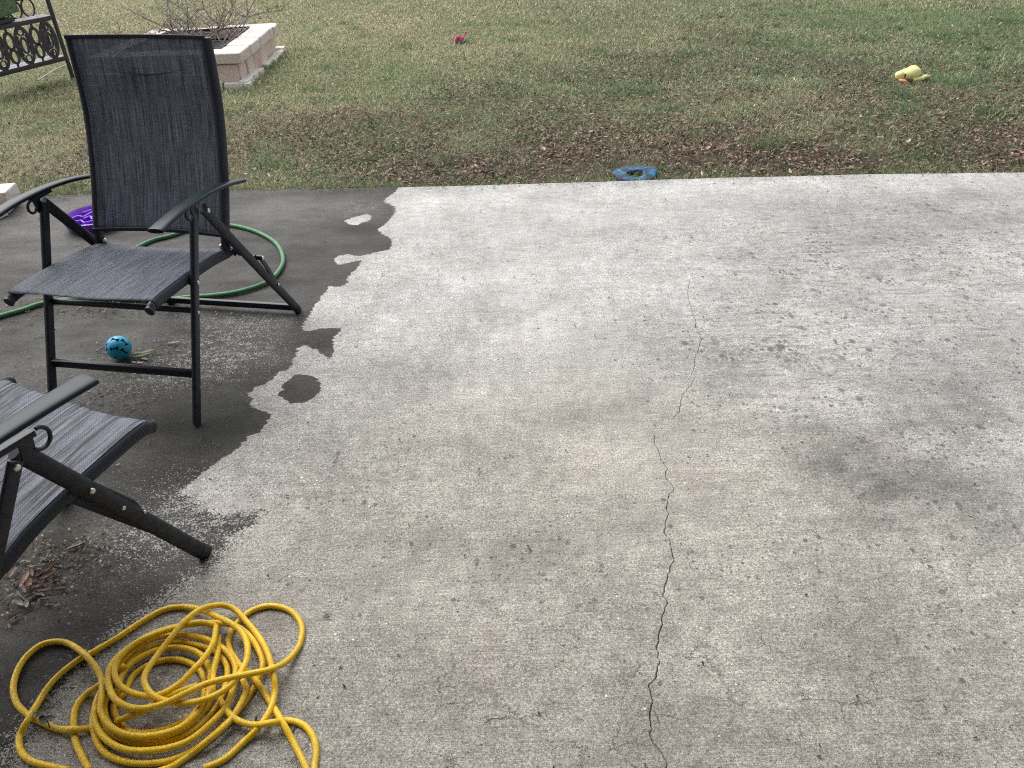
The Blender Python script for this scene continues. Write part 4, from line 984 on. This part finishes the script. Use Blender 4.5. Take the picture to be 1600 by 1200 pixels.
loop = [(PC[0][0] - pc[0] + ins, PC[0][1] - pc[1] + ins, .262), (PC[1][0] - pc[0] - ins, PC[1][1] - pc[1] + ins, .262), (PC[2][0] - pc[0] - ins, PC[2][1] - pc[1] - ins, .262), (PC[3][0] - pc[0] + ins, PC[3][1] - pc[1] - ins, .262)]
for k in range(4):
    a_, b2 = Vector(loop[k]), Vector(loop[(k + 1) % 4]); b.sweep([a_, b2], rrect(.008, .02, .002))
b.build('liner_edge', M['liner'], proot)

def shrub(loc, n, hgt, spread, label, seed, bias=(0, 0)):
    rr = random.Random(seed); root = empty('bare_shrub', loc, 0, label, 'shrub')
    def grow(b, p, d, L, r, depth):
        pts = [p]; k = 6; dd = d.copy()
        for i in range(k):
            dd = (dd + Vector((rr.uniform(-.26, .26), rr.uniform(-.26, .26), rr.uniform(-.16, .13)))).normalized(); pts.append(pts[-1] + dd * L / k)
        b.tube(pts, r, 5 if depth < 2 else 4, scale=[1 - .55 * i / k for i in range(k + 1)])
        if depth < 3:
            for j in range(rr.choice((2, 3, 4)) if depth < 2 else 2):
                i = rr.randint(1, k); nd = (dd + Vector((rr.uniform(-.9, .9), rr.uniform(-.9, .9), rr.uniform(-.3, .6)))).normalized()
                grow(b, pts[i], nd, L * rr.uniform(.4, .7), r * .6, depth + 1)
    for s in range(n):
        b = MB(); a = rr.uniform(0, 2 * math.pi); p = Vector((rr.uniform(-.1, .1) * spread * 3, rr.uniform(-.1, .1) * spread * 3, 0))
        grow(b, p, Vector((math.cos(a) * spread + bias[0], math.sin(a) * spread + bias[1], .62)).normalized(), hgt * rr.uniform(.6, 1.05), .0075, 0)
        b.build('branch', M['bark'], root, auto=0)
    return root
shrub((-2.45, 7.45, .12), 12, .58, .65, 'leafless grey shrub growing at the right inside the stone planter', 3, (.05, .1))
shrub((-2.72, 7.2, .12), 9, .46, .85, 'sprawling bare branches in the middle of the stone planter', 8)
shrub((-3.0, 7.5, .12), 7, .5, .8, 'thin dead twigs at the left inside the stone planter', 12)

# the corner of a second stone border that juts in at the left, at the patio edge
A0 = at(30, 302, .07); 
bp_ = empty('stone_border', (A0.x, A0.y, 0), R(0), 'pink and white stone border corner on the patio edge beside the left armrest', 'stone border')
for (nm, mt, c, d, rz) in (('cap_stone', 'capstone', (-.16, -.055, .085), (.30, .17, .06), 8), ('wall_stone', 'stone', (-.16, -.06, .030), (.27, .15, .055), 8), ('cap_stone', 'capstone', (-.25, -.25, .08), (.30, .18, .06), 30), ('wall_stone', 'stone', (-.25, -.25, .030), (.28, .16, .055), 30), ('footing_stone', 'footing', (-.06, -.16, .018), (.09, .06, .034), 60), ('footing_stone', 'footing', (-.12, -.24, .015), (.07, .05, .03), 40)):
    me = block_mesh(nm, *d, hash((c[0], d[0])) % 97, 0, .005); me.materials.append(M[mt])
    o = bpy.data.objects.new(nm, me); COL.objects.link(o); o.parent = bp_; o.location = c; o.rotation_euler = (0, 0, R(rz))

# ------------------------------------------------------------------ ornate metal garden bench, upper left
def make_bench():
    P0 = Vector((-3.69, 7.107, -.02)); U = Vector((-.406, -.914, 0)).normalized(); N = Vector((-.914, .406, 0))
    ang = math.atan2(U.y, U.x)
    root = empty('garden_bench', P0, ang, 'dark cast metal garden bench with round openwork panel and grey planks', 'bench')
    # local: x along the bench towards the camera-left, -y... N in local coordinates
    Nl = Vector((0, -1, 0)) if (Vector((-U.y, U.x, 0)).dot(N) < 0) else Vector((0, 1, 0))
    def L(u, n, z): return Vector((u, Nl.y * n, z))
    iron = M['iron']; Ln = .74; zs, zl, zt = .49, .175, .63; BD = .15
    for u in (0.0, Ln):
        for n, bot, top in ((0, 0, .78), (BD, zl, zs)):
            b = MB(); b.sweep([L(u, n, bot), L(u, n, top)], rrect(.026, .026, .004), up=(0, 1, 0)); b.build('post', iron, root)
    for (n, z, t_) in ((0, zs, .034), (0, zl, .036), (BD, zt + .015, .034), (BD, zs - .02, .02), (BD, zl, .03)):
        b = MB(); b.sweep([L(.01, n, z), L(Ln - .01, n, z)], rrect(.022, t_, .003)); b.build('rail', iron, root)
    for u in (0.0, Ln):
        for z in (zs, zl, zt + .015):
            b = MB(); b.sweep([L(u, .01, z), L(u, BD - .01, z)], rrect(.02, .03, .003)); b.build('end_rail', iron, root)
    for z in (zs + .008, zl + .006):
        for k in range(2):
            b = MB(); n0 = .040 + .066 * k; b.sweep([L(.01, n0, z), L(Ln - .01, n0, z)], rrect(.060, .018, .004)); b.build('plank', M['plank'], root)
    # rings in the back
    k = 0; u = .085
    while u < Ln - .05:
        c = L(u, BD, (zs + zt) / 2 + .010); b = MB()
        b.tube([c + Vector((.057 * math.cos(R(a)), 0, .066 * math.sin(R(a)))) for a in range(0, 360, 15)], .0075, 8, closed=True, up=(0, 1, 0)); b.build('ring', iron, root); u += .122
    # openwork panel in front between the planks
    zc = (zs + zl) / 2; H = (zs - zl) / 2 - .012
    def flat_ring(b, cu, cz, ru, rz_, wdt, th=.010, seg=28):
        vs = []; 
        for i in range(seg):
            a = 2 * math.pi * i / seg
            for (dr, dn) in ((0, -th / 2), (0, th / 2), (-wdt, th / 2), (-wdt, -th / 2)):
                vs.append(L(cu + (ru + dr) * math.cos(a), dn, cz + (rz_ + dr) * math.sin(a)))
        fs = []
        for i in range(seg):
            j = (i + 1) % seg
            for q_ in range(4): fs.append((i * 4 + q_, j * 4 + q_, j * 4 + (q_ + 1) % 4, i * 4 + (q_ + 1) % 4))
        b.add(vs, fs)
    u = .105; k = 0
    while u < Ln - .06:
        b = MB()
        if k % 2 == 0:
            flat_ring(b, u, zc, .078, H, .024)
            flat_ring(b, u, zc, .038, .064, .018)
            flat_ring(b, u, zc + H * .66, .030, .030, .010); flat_ring(b, u, zc - H * .66, .030, .030, .010)
            for s in (-1, 1): b.sweep([L(u + s * .034, 0, zc - .075), L(u + s * .052, 0, zc), L(u + s * .034, 0, zc + .075)], rrect(.010, .012, .002), up=(0, 1, 0))
            b.build('medallion', iron, root); u += .118
        else:
            flat_ring(b, u, zc - .062, .044, .060, .021); flat_ring(b, u, zc + .050, .048, .070, .022)
            b.sweep([L(u, 0, zc + .10), L(u, 0, zc + H + .012)], rrect(.018, .010, .002), up=(0, 1, 0)); b.sweep([L(u, 0, zc - H - .01), L(u, 0, zc - .11)], rrect(.016, .010, .002), up=(0, 1, 0))
            b.build('scroll', iron, root); u += .118
        k += 1
    return root, L
bench, BLc = make_bench()
# green turf-like bundle resting on the upper plank
bw_ = bench.matrix_basis
def bl(u, n, z): return bw_ @ BLc(u, n, z)
tr_ = empty('turf_cushion', bl(.50, .085, .51), bench.rotation_euler[2] + R(12), 'green turf textured cushion resting on the metal bench', 'cushion')
me = block_mesh('cover', .40, .24, .21, 4, 0, .012); me.materials.append(M['turf']); o = link('cover', me, None, tr_); o.location = (0, 0, .135); o.rotation_euler = (R(6), R(4), 0)
me = block_mesh('base', .30, .22, .03, 9, .1, .006); me.materials.append(M['liner']); o = link('base', me, None, tr_); o.location = (0, 0, .018)
cordp = spline([at(60, 128), at(85, 112, .0), at(98, 106, .0), at(113, 98, .0)], 6)
b = MB(); b.tube([p + Vector((0, 0, .012)) for p in cordp], .005, 8); co = b.build('pale_cord', simple('pale_green_cord', (.30, .40, .33), .6)); tag(co, 'thin pale green cord lying in grass beside the bench foot', 'cord')

# ------------------------------------------------------------------ leaves and twigs lying on the slab
def one_leaf(px, py, ln, wd_, az, col, z=.004, curl=.35, name=None, parent=None, label=None, tilt=0.0, lift=0.0):
    """a single curled leaf: a folded blade with a midrib, lying at a photo position"""
    p = at(px, py); n = 9; vs = []; fs = []
    for i in range(n):
        t = i / (n - 1); w_ = wd_ / 2 * math.sin(math.pi * min(1, t * .92 + .06)) ** .8 * (1 if t < .98 else .2)
        x = (t - .5) * ln; zz = curl * ln * .35 * (t - .45) ** 2 * 2 + z
        for s in (-1, -.5, 0, .5, 1): vs.append((x, s * w_, zz + abs(s) ** 1.5 * w_ * curl * 1.1 + s * tilt * w_))
    for i in range(n - 1):
        for j in range(4): a = i * 5 + j; fs.append((a, a + 1, a + 6, a + 5))
    me = bpy.data.meshes.new('leaf'); me.from_pydata(vs, [], fs); me.update()
    o = link(name or 'dry_leaf', me, leaf_mat(col)); o.location = (p.x, p.y, lift); o.rotation_euler = (0, 0, R(az))
    return o
_lm = {}
def leaf_mat(col):
    if col not in _lm: _lm[col] = simple('leaf_%d' % len(_lm), col, .65, var=.35, scale=90, bump=.3)
    return _lm[col]
BR = (.17, .085, .055); BR2 = (.10, .055, .038); TN = (.32, .24, .17); GR = (.085, .12, .035); GR2 = (.15, .18, .08); DK = (.05, .038, .03)
def sprig(px, py, items, label, cat='leaf sprig', stem=None):
    p0 = at(px, py); root = empty('leaf_sprig', (p0.x, p0.y, 0), 0, label, cat)
    for (dx, dy, ln, wd_, az, col, z) in items:
        o = one_leaf(px + dx, py + dy, ln, wd_, az, col, z=z, name='leaf'); o.location = o.location - Vector((p0.x, p0.y, 0)); o.parent = root
    if stem:
        b = MB(); b.tube(spline([Vector(at(px + a, py + c)) - Vector((p0.x, p0.y, 0)) + Vector((0, 0, z)) for (a, c, z) in stem], 4), .0013, 6); b.build('stem', leaf_mat(BR2), root)
    return root
sprig(215, 556, [(-18, -8, .06, .014, -50, GR, .018), (5, 3, .065, .013, 20, GR, .008), (16, -3, .06, .013, 24, GR2, .010), (10, 6, .05, .012, -25, GR, .004), (0, 12, .045, .012, -12, (.30, .27, .22), .003), (-4, -1, .04, .011, 60, GR, .006)],
      'green leaf sprig lying beside the turquoise ball', stem=[(-12, 2, .006), (0, 0, .008), (14, 0, .006)])
sprig(80, 1135, [(-4, -6, .030, .014, 70, (.05, .065, .03), .036), (6, -8, .028, .012, 20, (.06, .075, .035), .038), (-3, 6, .03, .013, -40, (.05, .06, .03), .032), (8, 2, .022, .010, -10, (.05, .06, .03), .034), (-22, -10, .024, .008, -30, (.10, .11, .05), .02)],
      'dark green leaf sprig caught on the yellow hose', stem=[(-14, -2, .030), (0, 0, .034), (4, 12, .022)])
o = one_leaf(456, 1141, .022, .011, 80, (.06, .07, .03), z=.003); tag(o, 'small dark leaf beside the yellow hose at its right end', 'leaf')
o = one_leaf(271, 537, .048, .010, 12, (.34, .25, .20), z=.004); tag(o, 'pale narrow dry leaf right of the turquoise ball', 'leaf')
o = one_leaf(142, 651, .020, .010, 60, (.12, .11, .06), z=.432, curl=.5); tag(o, 'small curled leaf lying on the nearer chair seat', 'leaf')
o = one_leaf(849, 238, .070, .028, 100, (.30, .13, .065), z=.02, curl=.4); tag(o, 'large orange leaf standing out on the lawn near the patio', 'leaf')
o = one_leaf(1106, 236, .05, .026, 80, (.28, .15, .09), z=.02); tag(o, 'tan leaf on the lawn beyond the blue ring', 'leaf')
o = one_leaf(106, 292, .10, .030, 30, (.36, .22, .13), z=.02); tag(o, 'brown leaf in the grass seen under the left armrest', 'leaf')
o = one_leaf(1418, 226, .07, .02, 50, (.33, .31, .18), z=.02); tag(o, 'pale curled leaf lying on bare soil right of centre', 'leaf')
# larger brown leaves of the drift beside the nearer chair, each its own, plus crumbs
drift = [(42,905,.050,.018,100,BR),(48,917,.046,.017,-70,BR),(22,897,.040,.012,95,BR2),(18,880,.034,.010,15,TN),(62,905,.046,.014,60,BR),(70,897,.044,.013,55,BR2),(80,886,.038,.012,50,BR2),(58,920,.05,.013,20,BR2),(85,912,.04,.012,40,BR2),(72,925,.042,.012,5,BR2),(32,945,.045,.015,-35,(.14,.13,.10)),(44,948,.03,.014,-60,(.17,.16,.14)),(22,968,.040,.013,50,(.15,.08,.06)),(88,900,.036,.01,80,BR2),(30,875,.03,.008,10,BR2),(45,880,.03,.009,-20,BR2),(95,922,.03,.009,10,DK),(50,935,.035,.011,30,DK),(66,912,.04,.012,80,BR),(76,904,.038,.012,35,BR),(52,898,.034,.01,120,BR2),(64,932,.036,.012,-15,BR2),(84,898,.03,.01,60,BR),(40,925,.036,.012,-50,BR2),(58,928,.03,.01,45,DK),(74,938,.032,.01,10,DK),(90,910,.028,.009,70,BR2),(36,915,.03,.011,-80,BR)]
for i, (px, py, ln, w_, az, col) in enumerate(drift):
    o = one_leaf(px, py, ln * .9, w_ * .85, az, col, z=.003 + .006 * random.random(), curl=random.uniform(.3, .7))
    own = {0: 'reddish upright leaf at the left of the drift by the nearer chair', 1: 'pale red leaf just below the reddish one in the leaf drift', 2: 'narrow brown leaf apart from the drift, close to the chair rail',
           3: 'tan leaf at the top of the drift, nearest the chair rail', 10: 'grey brown leaf at the bottom of the leaf drift', 11: 'small pale grey leaf below the leaf drift', 12: 'lone brown leaf below the drift, near the picture edge', 13: 'leaf at the right tip of the drift, under the twig'}.get(i)
    tag(o, own or 'brown dead leaf heaped in the middle of the drift under the nearer chair', 'leaf', 'dead leaves drifted beside the nearer chair')
def twig(pts, r, label, col=TN):
    b = MB(); b.tube(spline([at(x, y, z) for (x, y, z) in pts], 5), r, 6); o = b.build('twig', leaf_mat(col), auto=0); tag(o, label, 'twig'); return o
twig([(105,858,.004),(115,854,.008),(125,851,.006),(133,846,.01)], .0026, 'pale crooked twig nearest the foot of the nearer chair', (.26, .20, .15))
twig([(43,884,.004),(55,888,.005),(66,890,.004)], .0016, 'thin straight twig above the leaf drift', (.14, .13, .12))
twig([(150,550,.004),(158,545,.005),(167,540,.004)], .0018, 'short dark twig left of the turquoise ball', DK)
twig([(28,925,.004),(34,933,.006),(46,942,.004)], .0022, 'dark twig at the lower edge of the leaf drift', (.09, .08, .065))
twig([(52,438 + 90,.003),(66,524,.004),(80,527,.003)], .0012, 'hair thin pale twig on dark concrete left of the ball', (.22, .19, .13))
# crumbs: seeds, leaf bits and grit strewn over the dark concrete
n = 2600; cx_ = []; cy_ = []
for (px, py, sx_, sy_, k_) in ((65,905,.08,.07,420),(110,850,.09,.04,150),(190,480,.22,.06,260),(150,630,.12,.05,160),(230,555,.12,.06,90),(60,470,.25,.12,120),(100,620,.2,.15,120)):
    q = at(px, py); cx_.append(rng.normal(q.x, sx_, k_)); cy_.append(rng.normal(q.y, sy_, k_))
cx_.append(rng.uniform(-2.6, 2.6, 420)); cy_.append(rng.uniform(.8, 3.9, 420))
for (sx_, k_) in ((.05, 900),):
    xx = rng.uniform(-2.6, 2.8, k_); cx_.append(xx); cy_.append(edge_y(xx) - rng.exponential(.03, k_))
cx_ = np.concatenate(cx_); cy_ = np.concatenate(cy_); k = cy_ < edge_y(cx_) - .002; cx_, cy_ = cx_[k], cy_[k]
Cb = leaf_shape(len(cx_), cx_, cy_, np.full(len(cx_), .0045), .012, .005, .25, [(.13, .09, .06), (.08, .06, .05), (.22, .17, .12), (.30, .27, .2), (.06, .05, .04)])
cb = np_mesh('leaf_crumbs', Cb[0], Cb[1], {'tint': ('FLOAT_COLOR', Cb[2])}, M['leaf']); tag(cb, 'tiny leaf crumbs and seeds strewn over the concrete', 'debris', kind='stuff')
